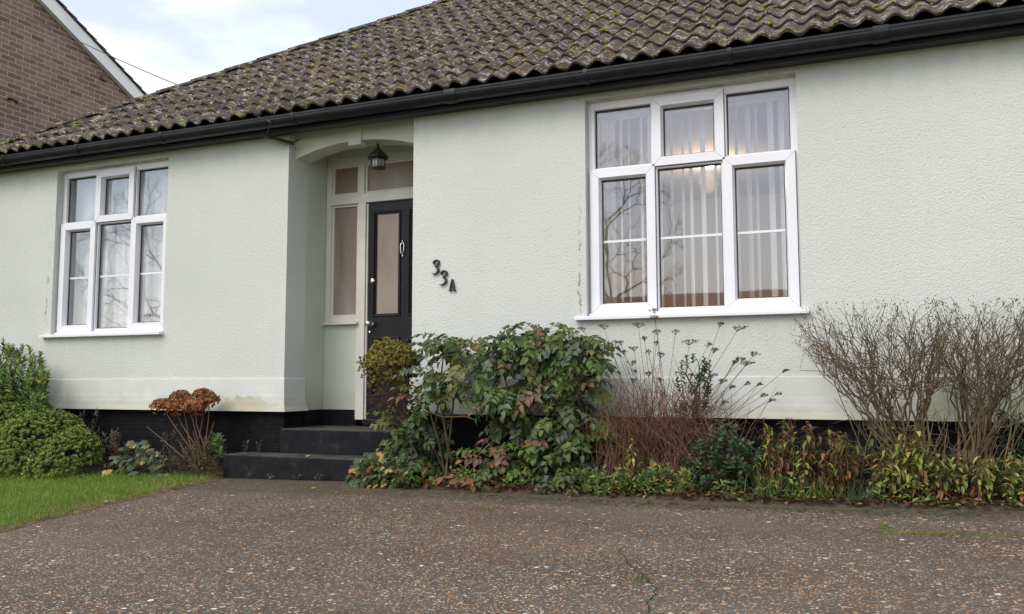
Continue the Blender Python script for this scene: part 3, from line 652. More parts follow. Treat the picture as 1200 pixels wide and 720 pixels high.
# door and its frame
Y = .60
F = MB(); y0, y1 = .572, .66
F.box(PL+.008, -4.605, y0, y1, .545, 2.10); F.box(-4.31, -4.222, y0-.006, y1, -.34, 1.655); F.box(-4.31, -4.245, y0, y1, 1.745, 2.03)
F.box(-4.605, PR-.008, y0-.004, y1, 1.655, 1.745); F.box(-4.605, PR-.008, y0, y1, 2.03, 2.10); F.box(-3.428, PR-.008, y0, y1, -.34, 1.655)
F.box(-4.605, -4.31, y0, y1, .545, .60)
F.box(-4.222, -4.205, y0+.012, y1, -.34, 1.645)
fo = F.build('door_frame', M['cream_paint'], H, .004)
mb = MB()
for (a, b, c_, d) in ((-4.605, -4.31, .60, 1.655), (-4.605, -4.31, 1.745, 2.03), (-4.245, PR-.008, 1.745, 2.03)):
    w = .022; mb.box(a, a+w, y0+.02, y1-.02, c_, d); mb.box(b-w, b, y0+.02, y1-.02, c_, d); mb.box(a+w, b-w, y0+.02, y1-.02, c_, c_+w); mb.box(a+w, b-w, y0+.02, y1-.02, d-w, d)
    MB().box(a+w, b-w, y0+.04, y0+.046, c_+w, d-w).build('obscured_pane', M['obscure'], fo)
mb.build('glazing_bead', M['cream_paint'], fo, .003)
MB().prism([(y0-.045, .527), (y0-.045, .545), (y0+.004, .556), (y0+.004, .527)], 0, PL-.0+.03-.06, -4.285).build('sidelight_sill', M['cream_paint'], fo, .003)
D = MB(); dx0, dx1, dz0, dz1 = -4.203, -3.430, -.325, 1.650; dy0, dy1 = .600, .645
px = [(-4.150, -3.872), (-3.782, -3.504)]; pz = [(.600, 1.565), (-.12, .40)]
D.box(dx0, px[0][0], dy0, dy1, dz0, dz1); D.box(px[0][1], px[1][0], dy0, dy1, dz0, dz1); D.box(px[1][1], dx1, dy0, dy1, dz0, dz1)
for a, b in px: D.box(a, b, dy0, dy1, pz[0][1], dz1); D.box(a, b, dy0, dy1, pz[1][1], pz[0][0]); D.box(a, b, dy0, dy1, dz0, pz[1][0])
Do = D.build('door', M['door'], H)
for a, b in px:
    for i, (c_, d) in enumerate(pz):
        w = .015; mo = MB()
        for k in range(2):
            o_ = -.006 + k*.013; yy = dy0-.012+k*.014
            mo.box(a+o_, a+o_+w, yy, dy0+.03, c_+o_, d-o_); mo.box(b-o_-w, b-o_, yy, dy0+.03, c_+o_, d-o_); mo.box(a+o_+w, b-o_-w, yy, dy0+.03, c_+o_, c_+o_+w); mo.box(a+o_+w, b-o_-w, yy, dy0+.03, d-o_-w, d-o_)
        mo.build('moulding', M['door'], Do, .003)
        if i == 0: MB().box(a+.001, b-.001, dy0+.02, dy0+.026, c_+.001, d-.001).build('glass_panel', M['obscure'], Do)
        else:
            MB().box(a+.001, b-.001, dy0+.022, dy0+.03, c_+.001, d-.001).build('lower_panel', M['door'], Do)
MB().lathe((-4.166, dy0, .530), [(.030, 0), (.030, -.006), (.012, -.012), (.011, -.035), (.026, -.045), (.032, -.062), (.026, -.078), (.008, -.086)], 20, 1).build('knob', M['chrome'], Do, smooth=True)
MB().lathe((-4.160, dy0, .925), [(.026, 0), (.026, -.006), (.019, -.012), (.005, -.013)], 20, 1).build('lock', M['chrome'], Do, smooth=True)
MB().lathe((-4.185, dy0, .455), [(.014, 0), (.014, -.004), (.004, -.005)], 12, 1).build('keyhole_cover', M['chrome'], Do, smooth=True)
kx, kz, ky = -3.842, 1.20, dy0; K = MB(); K0 = (kx, ky, kz)
K.lathe((kx, ky-.006, kz+.098), [(.004, -.02), (.016, -.012), (.016, .004), (.004, .006)], 12, 1)
for sg in (-1, 1): K.tube([(kx, ky-.018, kz+.10), (kx+sg*.016, ky-.02, kz+.085), (kx+sg*.024, ky-.02, kz+.05), (kx+sg*.021, ky-.022, kz-.03), (kx+sg*.012, ky-.022, kz-.065), (kx, ky-.02, kz-.075)], [.005, .006, .0065, .007, .007, .006], 7)
K.lathe((kx, ky-.004, kz-.078), [(.003, -.022), (.014, -.014), (.016, .002)], 12, 1); K.tube([(kx, ky-.01, kz+.10), (kx, ky-.01, kz+.135)], [.009, .003], 7); K.tube([(kx, ky-.01, kz-.09), (kx, ky-.01, kz-.125)], [.008, .003], 7)
K.v = [(K0[0]+(a-K0[0])*.75, K0[1]+(b-K0[1])*.8, K0[2]+(c-K0[2])*.62) for a, b, c in K.v]; K.build('knocker', M['chrome'], Do, smooth=True)
MB().box(dx0, dx1, .52, .66, -.385, -.332).build('threshold', M['step'], H, .006)
mb = MB(); mb.quad((-4.75, .95, -.4), (-3.3, .95, -.4), (-3.3, .95, 2.3), (-4.75, .95, 2.3)); mb.build('hall_lining', M['room'], H)

# shift the bungalow meshes into its Empty's frame
def rebase(root):
    for ch in root.children: ch.matrix_parent_inverse = root.matrix_basis.inverted()
rebase(H)

# doorsteps
st = thing('doorsteps', 'worn black painted front steps below the open porch', 'steps', (-4.2, -.1, -.8))
MB().box(PL+.006, PR-.006, -.055, .575, -1.0, -.395).build('upper_step', M['step'], st, .012)
MB().box(-5.02, -3.36, -.335, -.058, -1.0, -.600).build('lower_step', M['step'], st, .012)
rebase(st)

# ------------------------------------------------------------------ small things on the house
# lantern
lx, ly, lz = -3.872, .2, 1.851
ln = thing('hanging_lantern', 'small black lantern with pitched roof hanging in the porch arch', 'lantern', (lx, ly, lz))
mb = MB(); 
def ring(c, r, tr, ax):
    pts = []
    for k in range(13):
        a = 2*math.pi*k/12; pts.append((c[0]+(r*math.cos(a) if ax else 0), c[1]+(0 if ax else r*math.cos(a)), c[2]+r*1.25*math.sin(a)))
    return pts
mb.tube(ring((lx, ly, lz+.226), .017, 0, True), .0035, 5); mb.tube(ring((lx, ly, lz+.205), .012, 0, False), .0035, 5); mb.tube([(lx, ly, lz+.275), (lx, ly, lz+.243)], .006, 6)
mb.build('chain', M['iron'], ln)
mb = MB()
mb.lathe((lx, ly, lz), [(.004, .205), (.012, .190), (.060, .142), (.100, .104), (.104, .094), (.096, .092), (.02, .094)], 6); mb.build('lantern_roof', M['iron'], ln)
mb = MB(); rb = .072
mb.lathe((lx, ly, lz), [(.04, 0), (rb, .003), (rb, .014), (.04, .015)], 6); mb.lathe((lx, ly, lz), [(.05, .080), (rb, .081), (rb, .092), (.05, .093)], 6)
for k in range(6):
    a = math.pi*k/3; p = (lx+rb*.95*math.cos(a), ly+rb*.95*math.sin(a)); mb.tube([(p[0], p[1], lz+.005), (p[0], p[1], lz+.09)], .006, 5)
    a += math.pi/6; p = (lx+rb*.82*math.cos(a), ly+rb*.82*math.sin(a)); mb.tube([(p[0], p[1], lz+.012), (p[0], p[1], lz+.085)], .003, 5)
mb.build('lantern_cage', M['iron'], ln)
MB().lathe((lx, ly, lz), [(.055, .016), (.055, .079)], 6).build('lantern_glass', M['lamp_glass'], ln)
rebase(ln)

# house number: figures drawn as strokes of changing width (old fashioned cast iron)
def stroke(mb, pts, ws, ox, oz, sc, y0=-.022, y1=-.002):
    P = np.array(pts, float)
    t = np.linspace(0, len(P)-1, (len(P)-1)*5+1); out = []; wv = np.interp(t, np.arange(len(P)), ws)
    def cr(i, f):
        p0, p1, p2, p3 = P[max(i-1, 0)], P[i], P[min(i+1, len(P)-1)], P[min(i+2, len(P)-1)]
        return .5*((2*p1)+(-p0+p2)*f+(2*p0-5*p1+4*p2-p3)*f*f+(-p0+3*p1-3*p2+p3)*f**3)
    pts2 = np.array([cr(min(int(a), len(P)-2), a-min(int(a), len(P)-2)) for a in t])
    g = np.gradient(pts2, axis=0); nn = np.stack([-g[:, 1], g[:, 0]], 1); nn /= np.maximum(np.linalg.norm(nn, axis=1, keepdims=True), 1e-9)
    a = pts2+nn*wv[:, None]/2; b = pts2-nn*wv[:, None]/2
    b0 = len(mb.v); n = len(t)
    for y in (y0, y1):
        for arr in (a, b):
            for p in arr: mb.v.append((ox+p[0]*sc, y, oz-p[1]*sc))
    for k in range(n-1):
        for (i, j) in ((0, 1), (2, 3), (0, 2), (1, 3)): mb.f.append((b0+i*n+k, b0+i*n+k+1, b0+j*n+k+1, b0+j*n+k))
    for k in (0, n-1): mb.f.append((b0+k, b0+n+k, b0+3*n+k, b0+2*n+k))
def three(cu, cv, lab):
    p = at(cu, cv, -.012); mb = MB()
    # stroke coordinates in units where the figure is 220 high
    stroke(mb, [(-20, -48), (-38, -50), (-40, -72), (-18, -98), (16, -103), (44, -84), (44, -54), (20, -24), (-14, -2)], [8, 15, 17, 15, 17, 25, 28, 20, 8], p[0], p[2], .00054)
    stroke(mb, [(-18, -3), (16, 8), (38, 34), (34, 66), (10, 92), (-28, 103), (-66, 98)], [8, 17, 29, 29, 22, 15, 8], p[0], p[2], .00054, -.0224, -.0024)
    o = mb.build('house_number', M['iron']); tag(o, lab, 'house number', 'cast figures of the house number on the wall'); return o
three(511, 313.2, 'upper black cast figure 3, leftmost of the stepped house number'); three(520, 325.6, 'middle black cast figure 3 between the upper 3 and the letter A')
p = at(530, 334.4, -.012); mb = MB(); sc = .00052
stroke(mb, [(-2, -92), (-14, -40), (-26, 10), (-36, 78)], [14, 15, 15, 15], p[0], p[2], sc, -.0222, -.0022); stroke(mb, [(2, -92), (12, -40), (24, 10), (34, 78)], [16, 26, 27, 27], p[0], p[2], sc)
stroke(mb, [(-24, 22), (0, 22), (26, 22)], [12, 12, 12], p[0], p[2], sc, -.0224, -.0024); stroke(mb, [(-56, 82), (-36, 82), (-16, 82)], [14, 14, 14], p[0], p[2], sc, -.0226, -.0026); stroke(mb, [(12, 82), (34, 82), (58, 82)], [14, 14, 14], p[0], p[2], sc, -.0228, -.0028)
tag(mb.build('house_letter', M['iron']), 'black cast letter A, lowest and rightmost of the house number', 'house letter', 'cast figures of the house number on the wall')

# blinds
def blind(x0, x1, z0, z1, y, phi, sp, mat, lab, jitter=3):
    b = thing('vertical_blind', lab, 'blind', ((x0+x1)/2, y, z0))
    MB().box(x0, x1, y-.02, y+.02, z1, z1+.04).build('headrail', M['upvc'], b)
    n = int((x1-x0)/sp)
    for i in range(n+1):
        xc = x0+.02+i*sp+(rng.uniform(-.013, .013) if jitter > 8 else 0); a = phi+R(rng.uniform(-jitter, jitter)); hw = .0445; mb = MB(); k = 5
        for q in range(k):
            t = -1+2*q/(k-1); bow = .006*(1-t*t); dxv, dyv = math.sin(a), math.cos(a)
            for z in (z0+rng.uniform(0, .004), z1): mb.v.append((xc+dxv*hw*t+dyv*bow, y+dyv*hw*t-dxv*bow, z))
        for q in range(k-1): mb.f.append((2*q, 2*q+2, 2*q+3, 2*q+1))
        o = mb.build('slat', mat, b, smooth=True)
    rebase(b)
blind(-1.90, -.40, .50, 2.05, .26, R(-26), .080, M['slat'], 'white vertical blind standing open behind the right hand window', 9)
blind(-7.50, -6.08, .48, 2.06, .26, R(68), .082, M['slatg'], 'grey vertical blind drawn closed behind the left hand window', 7)
def curtain(x0, x1, lab):
    c_ = thing('net_curtain', lab, 'curtain', ((x0+x1)/2, .34, .45)); mb = MB(); n = 24
    for i in range(n+1):
        x = x0+(x1-x0)*i/n
        for z in (.42, 2.08): mb.v.append((x, .345+.018*math.sin(i*1.7), z))
    for i in range(n): mb.f.append((2*i, 2*i+2, 2*i+3, 2*i+1))
    mb.build('fabric', M['slat'], c_, smooth=True); MB().tube([(x0-.02, .345, 2.09), (x1+.02, .345, 2.09)], .008, 6).build('rail', M['upvc'], c_); rebase(c_)
curtain(-2.02, -1.78, 'pale net curtain drawn to the left edge of the right hand window'); curtain(-.52, -.28, 'pale net curtain drawn to the right edge of the right hand window')
# ceiling lamp seen through the right window
lp = thing('ceiling_lamp', 'round lit ceiling lamp glowing behind the right hand window', 'lamp', (-1.40, 2.4, 2.1))
MB().lathe((-1.40, 2.4, 2.12), [(.02, .012), (.055, .016), (.075, .03), (.08, .05)], 24).build('lamp_shade', M['lit'], lp, smooth=True)
MB().lathe((-1.40, 2.4, 2.172), [(.09, 0), (.09, .026)], 24).build('lamp_base', M['upvc'], lp); rebase(lp)
pl = bpy.data.lights.new('room_light', 'POINT'); pl.energy = 14; pl.color = (1, .70, .42); pl.shadow_soft_size = .1
po = bpy.data.objects.new('room_light', pl); po.location = (-1.40, 2.4, 1.98); COL.objects.link(po)
po.parent = lp; po.matrix_parent_inverse = lp.matrix_basis.inverted()

# overhead cable and its bracket
ck = thing('overhead_cable', 'thin black service cable running from the eaves to the brick gable', 'cable', (-4.62, -.15, 2.2))
A0 = np.array([-4.66, -.262, 2.235]); A1 = np.array([-11.95, 2.06, 5.85]); pts = [A0+(A1-A0)*t+np.array([0, 0, -.10*4*t*(1-t)]) for t in np.linspace(0, 1, 24)]
MB().tube(pts, .005, 6).build('cable', M['cable'], ck); rebase(ck)
cb = thing('cable_bracket', 'short black cable bracket jutting from the fascia beside the porch', 'bracket', (-4.6, -.1, 2.15))
MB().tube([(-4.70, -.262, 2.245), (-4.66, -.262, 2.225), (-4.80, -.15, 2.15)], .005, 6).build('hook', M['iron'], cb)
MB().tube([(-4.84, -.13, 2.165), (-4.60, -.02, 2.10)], .016, 8).build('arm', M['iron'], cb)
MB().tube([(-4.60, -.03, 2.10), (-4.57, -.02, 2.12), (-4.52, -.05, 2.12)], .007, 6).build('cable_clip', M['iron'], cb); rebase(cb)

# ------------------------------------------------------------------ neighbouring house with brick gable
N = thing('neighbouring_house', 'purple brown brick house with white bargeboard at upper left', 'house', (-16, 0, -.9))
NX = -12.0; tp = math.tan(R(27.24)); rY = 1.5; rZ = 7.68-rY*tp; eY = 4.9; eZ = rZ-eY*tp
gab = [(rY-eY, -1.1), (rY+eY, -1.1), (rY+eY, eZ), (rY, rZ), (rY-eY, eZ)]
MB().prism(gab, 0, NX, NX-8).build('wall', M['nbrick'], N)
for sg in (1, -1):
    # bargeboard (outer lower edge follows the gable), soffit and tiles
    def L(y, off): return (rY+sg*y, rZ-y*tp+off)
    MB().prism([L(0, -.02), L(eY+.25, -.02), L(eY+.25, .215), L(0, .215)], 0, NX+.07, NX+.095).build('bargeboard', M['fascia_white'], N)
    MB().prism([L(0, -.015), L(eY+.25, -.015), L(eY+.25, .005), L(0, .005)], 0, NX+.07, NX+.003).build('soffit', M['fascia_white'], N)
    k = MB(); n = 26; cs = math.cos(R(27.24))
    for i in range(n):
        ya, yb = (eY+.32)*i/n, (eY+.32)*(i+1)/n+.06
        k.prism([L(ya, .222), L(yb, .245), L(yb, .27), L(ya, .24)], 0, NX+.13, NX-8.2)
    k.build('roof', M['ntile'], N)
p1 = at(15, 117, 0)
MB().tube([(NX+.01, 2.72, 4.33), (NX+.10, 2.72, 4.31), (NX+.14, 2.78, 4.27)], [.022, .022, .030], 8).build('wall_fitting', M['iron'], N)
MB().box(NX-.001, NX+.05, 4.38, 4.50, 5.19, 5.26).build('purlin_end', M['bark'], N)
rebase(N)

# ------------------------------------------------------------------ foliage generators
def leaf_dir(az, el): return np.array([math.cos(az)*math.cos(el), math.sin(az)*math.cos(el), math.sin(el)])
def lobed(lv, p, n, r, col, lobes=5, fold=.08):
    n = unit(n); a = unit(np.cross(n, rv())); b = np.cross(n, a); sp = rng.uniform(0, 6.28)
    for k in range(lobes):
        t = sp+(k-(lobes-1)/2)*(5.2/lobes); d = a*math.cos(t)+b*math.sin(t)-n*.12
        lv.add(p, d, n, r*rng.uniform(.85, 1.1), r*.78, vary(col, .12, .05), fold, .15)
def rosette(lv, p, ax, n, L, Wd, cols, spread=.9, curl=.25, fold=.2):
    ax = unit(ax); a = unit(np.cross(ax, (0.3, .2, 1))); b = np.cross(ax, a)
    for k in range(n):
        t = k*2.4+rng.uniform(-.3, .3); s = spread*(1-.55*k/n)
        d = ax*math.cos(s)+(a*math.cos(t)+b*math.sin(t))*math.sin(s)
        nn = unit(np.cross(np.cross(d, ax), d))
        lv.add(p-ax*L*.6*(1-k/n), d, nn, L*rng.uniform(.75, 1.15), Wd*rng.uniform(.8, 1.1), vary(pick(cols)), fold, curl*rng.uniform(.4, 1.5))
def pinnate(lv, p, az, el, L, npairs, ll, lw, cols, droop=.5, stem=None):
    col = pick(cols); q = np.array(p, float); step = L/npairs; pts = [q.copy()]; roll = rng.uniform(-.35, .35)
    for k in range(npairs+1):
        e = el-droop*(k/npairs)*1.3; d = leaf_dir(az, e); q = q+d*step; side = unit(np.cross(d, (0, 0, 1))); nn = np.cross(side, d); nn = unit(nn+np.array([0, -.8, 0])); nn = unit(nn*math.cos(roll)+side*math.sin(roll)); nn = unit(nn-d*(nn@d)); side = np.cross(d, nn)
        pts.append(q.copy()); s_ = 1-.35*abs(k/npairs-.45)
        if k == npairs: lv.add(q, d, nn, ll*s_, lw*s_, vary(col, .15), .2, .2)
        elif k > 0:
            for sg in (-1, 1):
                dd = unit(d*rng.uniform(.2, .8)+side*sg*1.0-nn*rng.uniform(-.15, .45)); lv.add(q, dd, unit(nn+rng.normal(size=3)*.28), ll*s_*rng.uniform(.85, 1.1), lw*s_*rng.uniform(.85, 1.1), vary(col, .22), .22, .25)
    if stem is not None: stem.tube(pts, .0022, 3, False)

DG = (.058, .100, .028); MG = (.095, .150, .036); LG = (.17, .25, .055); YG = (.26, .29, .06); BG = (.095, .135, .078)
YE = (.42, .33, .08); BR = (.12, .065, .028); RB = (.20, .08, .03); PINK = (.22, .12, .08)

# mahonia shrubs ---------------------------------------------------------
def mahonia(base, crowns, lab, cols, extra=0, loc=None):
    b = np.array(base, float); b[2] = gz(b[0], b[1])+.03
    t = thing('mahonia_shrub', lab, 'shrub', tuple(b)); lv = Leaves(); sm = MB()
    for (u, v, y, n) in crowns:
        p = at(u, v, y); r0 = b+np.array([rng.uniform(-.18, .18)+(p[0]-b[0])*.35, rng.uniform(-.08, .08), 0])
        if p[2]-r0[2] > .25:
            mid = r0*.5+p*.5+np.array([rng.uniform(-.05, .05), rng.uniform(-.04, .04), 0]); (sm.tube([r0, mid, p], [.008, .007, .005], 6) if rng.uniform() < .55 else None)
        az0 = rng.uniform(0, 6.28)
        for k in range(n):
            az = az0+k*2.4+rng.uniform(-.3, .3); back = math.sin(az)*.26+p[1] > -.02
            L = rng.uniform(.16, .25)*(.5 if back else 1)
            pinnate(lv, p-np.array([0, 0, rng.uniform(0, .16)]), az, rng.uniform(-.1, .75), L, int(rng.integers(5, 8)), rng.uniform(.056, .082)*(.8 if back else 1), rng.uniform(.037, .052)*(.8 if back else 1), cols, rng.uniform(.5, 1.2), sm)
    sm.build('stems', M['bark'], t); lv.build('foliage', M['gloss_leaf'], t); rebase(t); return t
mc = [(5, DG), (2.5, BG), (3.0, MG), (1.8, (.11, .155, .035)), (1.2, (.15, .15, .045)), (.6, (.13, .10, .05)), (.25, PINK), (.06, RB)]
cr = []
for (u, v) in [(612, 398), (640, 392), (668, 408), (690, 425), (600, 425), (630, 425), (655, 440), (682, 452), (596, 455), (622, 462), (648, 470), (672, 480), (604, 492), (632, 500), (660, 508), (684, 500), (612, 525), (640, 535), (668, 538), (690, 540), (602, 548), (628, 556), (655, 560), (680, 562), (578, 410), (574, 440), (700, 405), (582, 470)]:
    cr.append((min(u, 684), v-9+rng.uniform(-4, 4), rng.uniform(-.48, -.2), 14))
mahonia((-2.1, -.33, 0), cr, 'largest dark green spiny mahonia bush, left of the right hand window', mc)
cr = []
for (u, v) in [(508, 402), (522, 408), (540, 402), (505, 432), (528, 436), (552, 432), (503, 462), (498, 474), (474, 478), (468, 500), (474, 520), (466, 540), (492, 500), (500, 520), (486, 532), (496, 550), (486, 562), (574, 530), (570, 560)]:
    cr.append((u, v-8+rng.uniform(-4, 4), rng.uniform(-.50, -.2), 8))
mahonia((-2.95, -.3, 0), cr, 'looser leggy mahonia beside the doorstep with wall showing through', mc)
# bare curved cane in the mahonia
o = MB().tube([at(488, 470, -.42), at(505, 484, -.42), at(520, 489, -.42), at(545, 488, -.40), at(556, 492, -.38)], [.008, .007, .006, .006, .004], 6).build('bare_cane', M['cane'])
tag(o, 'curved bare pale cane arching through the leggy mahonia', 'cane')

# golden small-leaved ball shrub -------------------------------------------
c0 = at(459, 428, -.46); g0 = (c0[0]+.12, -.36, gz(c0[0], -.36)+.03)
t = thing('clipped_shrub', 'rounded olive gold small leaved shrub in front of the black door', 'shrub', g0); lv = Leaves(); sm = MB(); tips = []
for i in range(1300):
    d = rv(); d[2] = abs(d[2])*1.0 if rng.uniform() < .75 else d[2]; rr = .205*rng.uniform(.55, 1.05)*(1+.12*math.sin(5*d[0]+3*d[2]))
    p = c0+np.array([d[0]*rr*1.15, d[1]*rr*.95, d[2]*rr*.92]); 
    if i % 6 == 0: tips.append(p)
    rosette(lv, p, d+np.array([0, 0, .4]), 9, .022, .010, [(5, (.27, .25, .05)), (3, (.16, .17, .04)), (2.5, (.40, .35, .08)), (.8, (.20, .11, .035))], 1.0, .1)
for i in range(170):
    p = c0+np.array([rng.uniform(-.17, .12), rng.uniform(-.14, .1), rng.uniform(-.36, -.05)]); tips.append(p)
grow(sm, g0, np.array(tips), .0016, .4, .08, 5, .42); sm.build('stems', M['dtwig'], t); lv.build('foliage', M['leaf'], t)
lv = Leaves()
for i in range(900):
    p = c0+np.array([rng.uniform(-.13, .18), rng.uniform(-.12, .1), rng.uniform(-.42, -.08)]); lv.add(p, rv(), rv(), .02, .007, vary((.12, .06, .04)))
lv.build('dead_leaves', M['dry_leaf'], t); rebase(t)

# hebe mound -----------------------------------------------------------------
def mound(name, lab, base, blobs, nros, cols, L, Wd, nl, y0=None):
    t = thing(name, lab, 'shrub', base); lv = Leaves(); sm = MB(); tips = []
    tot = sum(b[3]*b[5] for b in blobs)
    for (cx, cy, cz, rx, ry, rz) in blobs:
        for i in range(int(nros*rx*rz/tot)):
            d = rv(); 
            if d[2] < -.35: d[2] *= -1
            k = rng.uniform(.82, 1.04); p = np.array([cx+d[0]*rx*k, cy+d[1]*ry*k, cz+d[2]*rz*k])
            if p[1] > -.02 or p[2] < gz(p[0], p[1])+.01: continue
            inside = any(((p[0]-b[0])/b[3])**2+((p[1]-b[1])/b[4])**2+((p[2]-b[2])/b[5])**2 < .62 for b in blobs)
            if inside: continue
            rosette(lv, p, unit(d*.7+np.array([0, -.1, .8])), nl, L, Wd, cols, 1.0, .12); 
            if i % 5 == 0: tips.append(p-d*.03)
    grow(sm, base, np.array(tips), .002, .4, .06, 5, .42)
    sm.build('stems', M['dtwig'], t); lv.build('foliage', M['leaf'], t); rebase(t)
q = [at(45, 520, -.55), at(0, 505, -.5), at(80, 528, -.6), at(-20, 525, -.5), at(20, 540, -.7), at(60, 545, -.7), at(20, 495, -.35)]
bl = [(q[0][0], -.50, q[0][2], .42, .36, .30), (q[1][0], -.45, q[1][2], .45, .38, .36), (q[2][0], -.55, q[2][2]-.05, .24, .25, .23), (q[3][0], -.5, q[3][2], .4, .35, .34), (q[4][0], -.62, q[4][2]-.05, .34, .28, .22), (q[5][0], -.66, q[5][2]-.04, .26, .22, .18), (q[6][0], -.34, q[6][2]+.02, .38, .28, .24)]
mound('hebe_shrub', 'low bright green mounded hebe at the lawn edge, far left', (q[0][0]-.1, -.45, gz(-7, -.45)+.03), bl, 8500, [(5, (.25, .34, .07)), (3, (.18, .27, .055)), (2.5, (.32, .40, .12)), (.5, (.15, .10, .05))], .024, .014, 9)

# shoots with whorled leaves (left tall shrub and various) --------------------
def shoots(name, lab, base, tips, cols, L, Wd, nl, cover=.6, mat='leaf', stem='bark', cat='shrub', r_end=.003, group=None, dead=None, spread=1.1):
    tips = np.array(tips); t = thing(name, lab, cat, tuple(base), group); lv = Leaves(); sm = MB(); grow(sm, base, tips, r_end, .42, .05, 5, .45)
    for p in tips:
        ax = unit((p-np.array(base))*.6+np.array([0, 0, .5])+rng.normal(size=3)*.15); LL = cover*rng.uniform(.7, 1.3)*.25
        a = unit(np.cross(ax, (.2, .1, 1))); b = np.cross(ax, a)
        for k in range(nl):
            f = k/nl; th = k*2.4+rng.uniform(-.4, .4); s = spread*(1-.6*f)*rng.uniform(.8, 1.2)
            d = ax*math.cos(s)+(a*math.cos(th)+b*math.sin(th))*math.sin(s); nn = unit(np.cross(np.cross(d, ax), d)+np.array([0, -.5, .25])); pp = p-ax*LL*(1-f)
            if pp[1] > .0: continue
            lv.add(pp, d, nn, L*rng.uniform(.65, 1.15)*(1-.35*f), Wd*rng.uniform(.8, 1.15)*(1-.25*f), vary(pick(cols)), .2, .25)
    sm.build('stems', M[stem], t); lv.build('foliage', M[mat], t)
    if dead is not None:
        for (u, v, y, h) in dead:
            p0 = at(u, v, y); dl = Leaves(); sk = MB()
            for i in range(150): dl.add(p0+np.array([rng.normal()*.016, rng.normal()*.016, rng.uniform(-h, 0)]), rv(), rv(), .022, .012, vary((.17, .08, .055)))
            dl.build('dead_flower_spike', M['dry_leaf'], t); sk.tube([p0, p0-np.array([0, 0, h+.1])], .003, 4); sk.build('spike_stem', M['dtwig'], t)
    rebase(t)
def box_tips(uv0, uv1, y0, y1, n, shape=None):
    out = []
    while len(out) < n:
        u, v = rng.uniform(uv0[0], uv1[0]), rng.uniform(uv0[1], uv1[1])
        if shape is not None and not shape(u, v): continue
        out.append(at(u, v, rng.uniform(y0, y1)))
    return out
tp_ = box_tips((-45, 395), (58, 500), -.6, -.15, 210, lambda u, v: ((u-8)/54)**2+((v-455)/62)**2 < 1 and v > 394+12*math.sin(u*.16)**2)
shoots('glossy_shrub', 'tall glossy green leafy shrub against the wall at far left', (at(10, 530, -.35)[0], -.3, -.80), tp_, [(4, (.08, .16, .04)), (3, (.13, .22, .045)), (2.5, (.26, .32, .05)), (1.0, (.05, .10, .03))], .078, .028, 17, .62, 'gloss_leaf', 'bark', dead=[(50, 470, -.4, .30), (14, 465, -.5, .16), (52, 445, -.4, .12)])
tp_ = box_tips((70, 478), (122, 520), -.35, -.1, 44)
shoots('weedy_shrub', 'thin yellowing little shrub between the hebe and black plinth', (at(98, 540, -.2)[0], -.18, -.80), tp_, [(3, (.12, .13, .04)), (3, (.08, .11, .035)), (2, (.17, .16, .06)), (1, BR)], .036, .012, 12, .4, 'leaf', 'dtwig')
tp_ = box_tips((100, 508), (150, 545), -.45, -.12, 30)
shoots('wallflower_plant', 'low dark green straggly plant right of the hebe mound', (at(128, 552, -.3)[0], -.25, -.80), tp_, [(4, (.035, .065, .025)), (2, (.06, .10, .035)), (.8, BR)], .06, .022, 9, .35, 'leaf', 'dtwig', cat='plant')
tp_ = box_tips((126, 498), (142, 525), -.4, -.2, 10)
shoots('dead_stem_plant', 'brown withered plant stems against the plinth near the hebe', (at(135, 550, -.3)[0], -.25, -.80), tp_, [(3, BR), (1, (.16, .10, .06))], .035, .018, 7, .4, 'dry_leaf', 'twig', cat='plant')

# geranium-like clumps ----------------------------------------------------------
def geranium(lab, u0, u1, v0, v1, y0, y1, n, r, cols, group=None, name='geranium_plant'):
    bx = at((u0+u1)/2, v1, (y0+y1)/2); base = (bx[0], (y0+y1)/2, gz(bx[0], (y0+y1)/2)+.02); t = thing(name, lab, 'plant', base, group); lv = Leaves(); sm = MB()
    uc, vc = (u0+u1)/2, v1
    for i in range(n):
        a = rng.uniform(0, math.pi); k = math.sqrt(rng.uniform(0, 1)); u = uc+(u1-u0)/2*k*math.cos(a); v = v1-(v1-v0)*k*math.sin(a); y = rng.uniform(y0, y1); p = at(u, v, y)
        p[2] = max(p[2], gz(p[0], p[1])+.015)
        lobed(lv, p, (rng.normal()*.45, -.55+rng.normal()*.35, .8), r*rng.uniform(.6, 1.15), pick(cols))
        if i % 2 == 0: sm.tube([base, (np.array(base)+p)/2+rng.normal(size=3)*.015, p], .0018, 3, False)
    sm.build('stems', M['twig'], t); lv.build('foliage', M['leaf'], t); rebase(t)
GC = [(4, (.075, .12, .045)), (3, (.10, .15, .075)), (1.6, YE), (1.2, (.22, .22, .10)), (.5, (.5, .38, .12)), (.5, RB)]
geranium('rounded geranium clump with pale yellow leaves on the lawn edge', 122, 200, 518, 570, -.55, -.15, 230, .046, [(4, (.085, .13, .065)), (3, (.12, .17, .09)), (1.8, (.50, .42, .12)), (.8, (.28, .24, .14))])
geranium('geranium clump with reddening leaves at the foot of the steps', 406, 480, 528, 574, -.62, -.40, 230, .038, [(5, (.085, .145, .055)), (3, (.06, .11, .04)), (1.0, (.42, .33, .10)), (.9, (.24, .09, .04))])

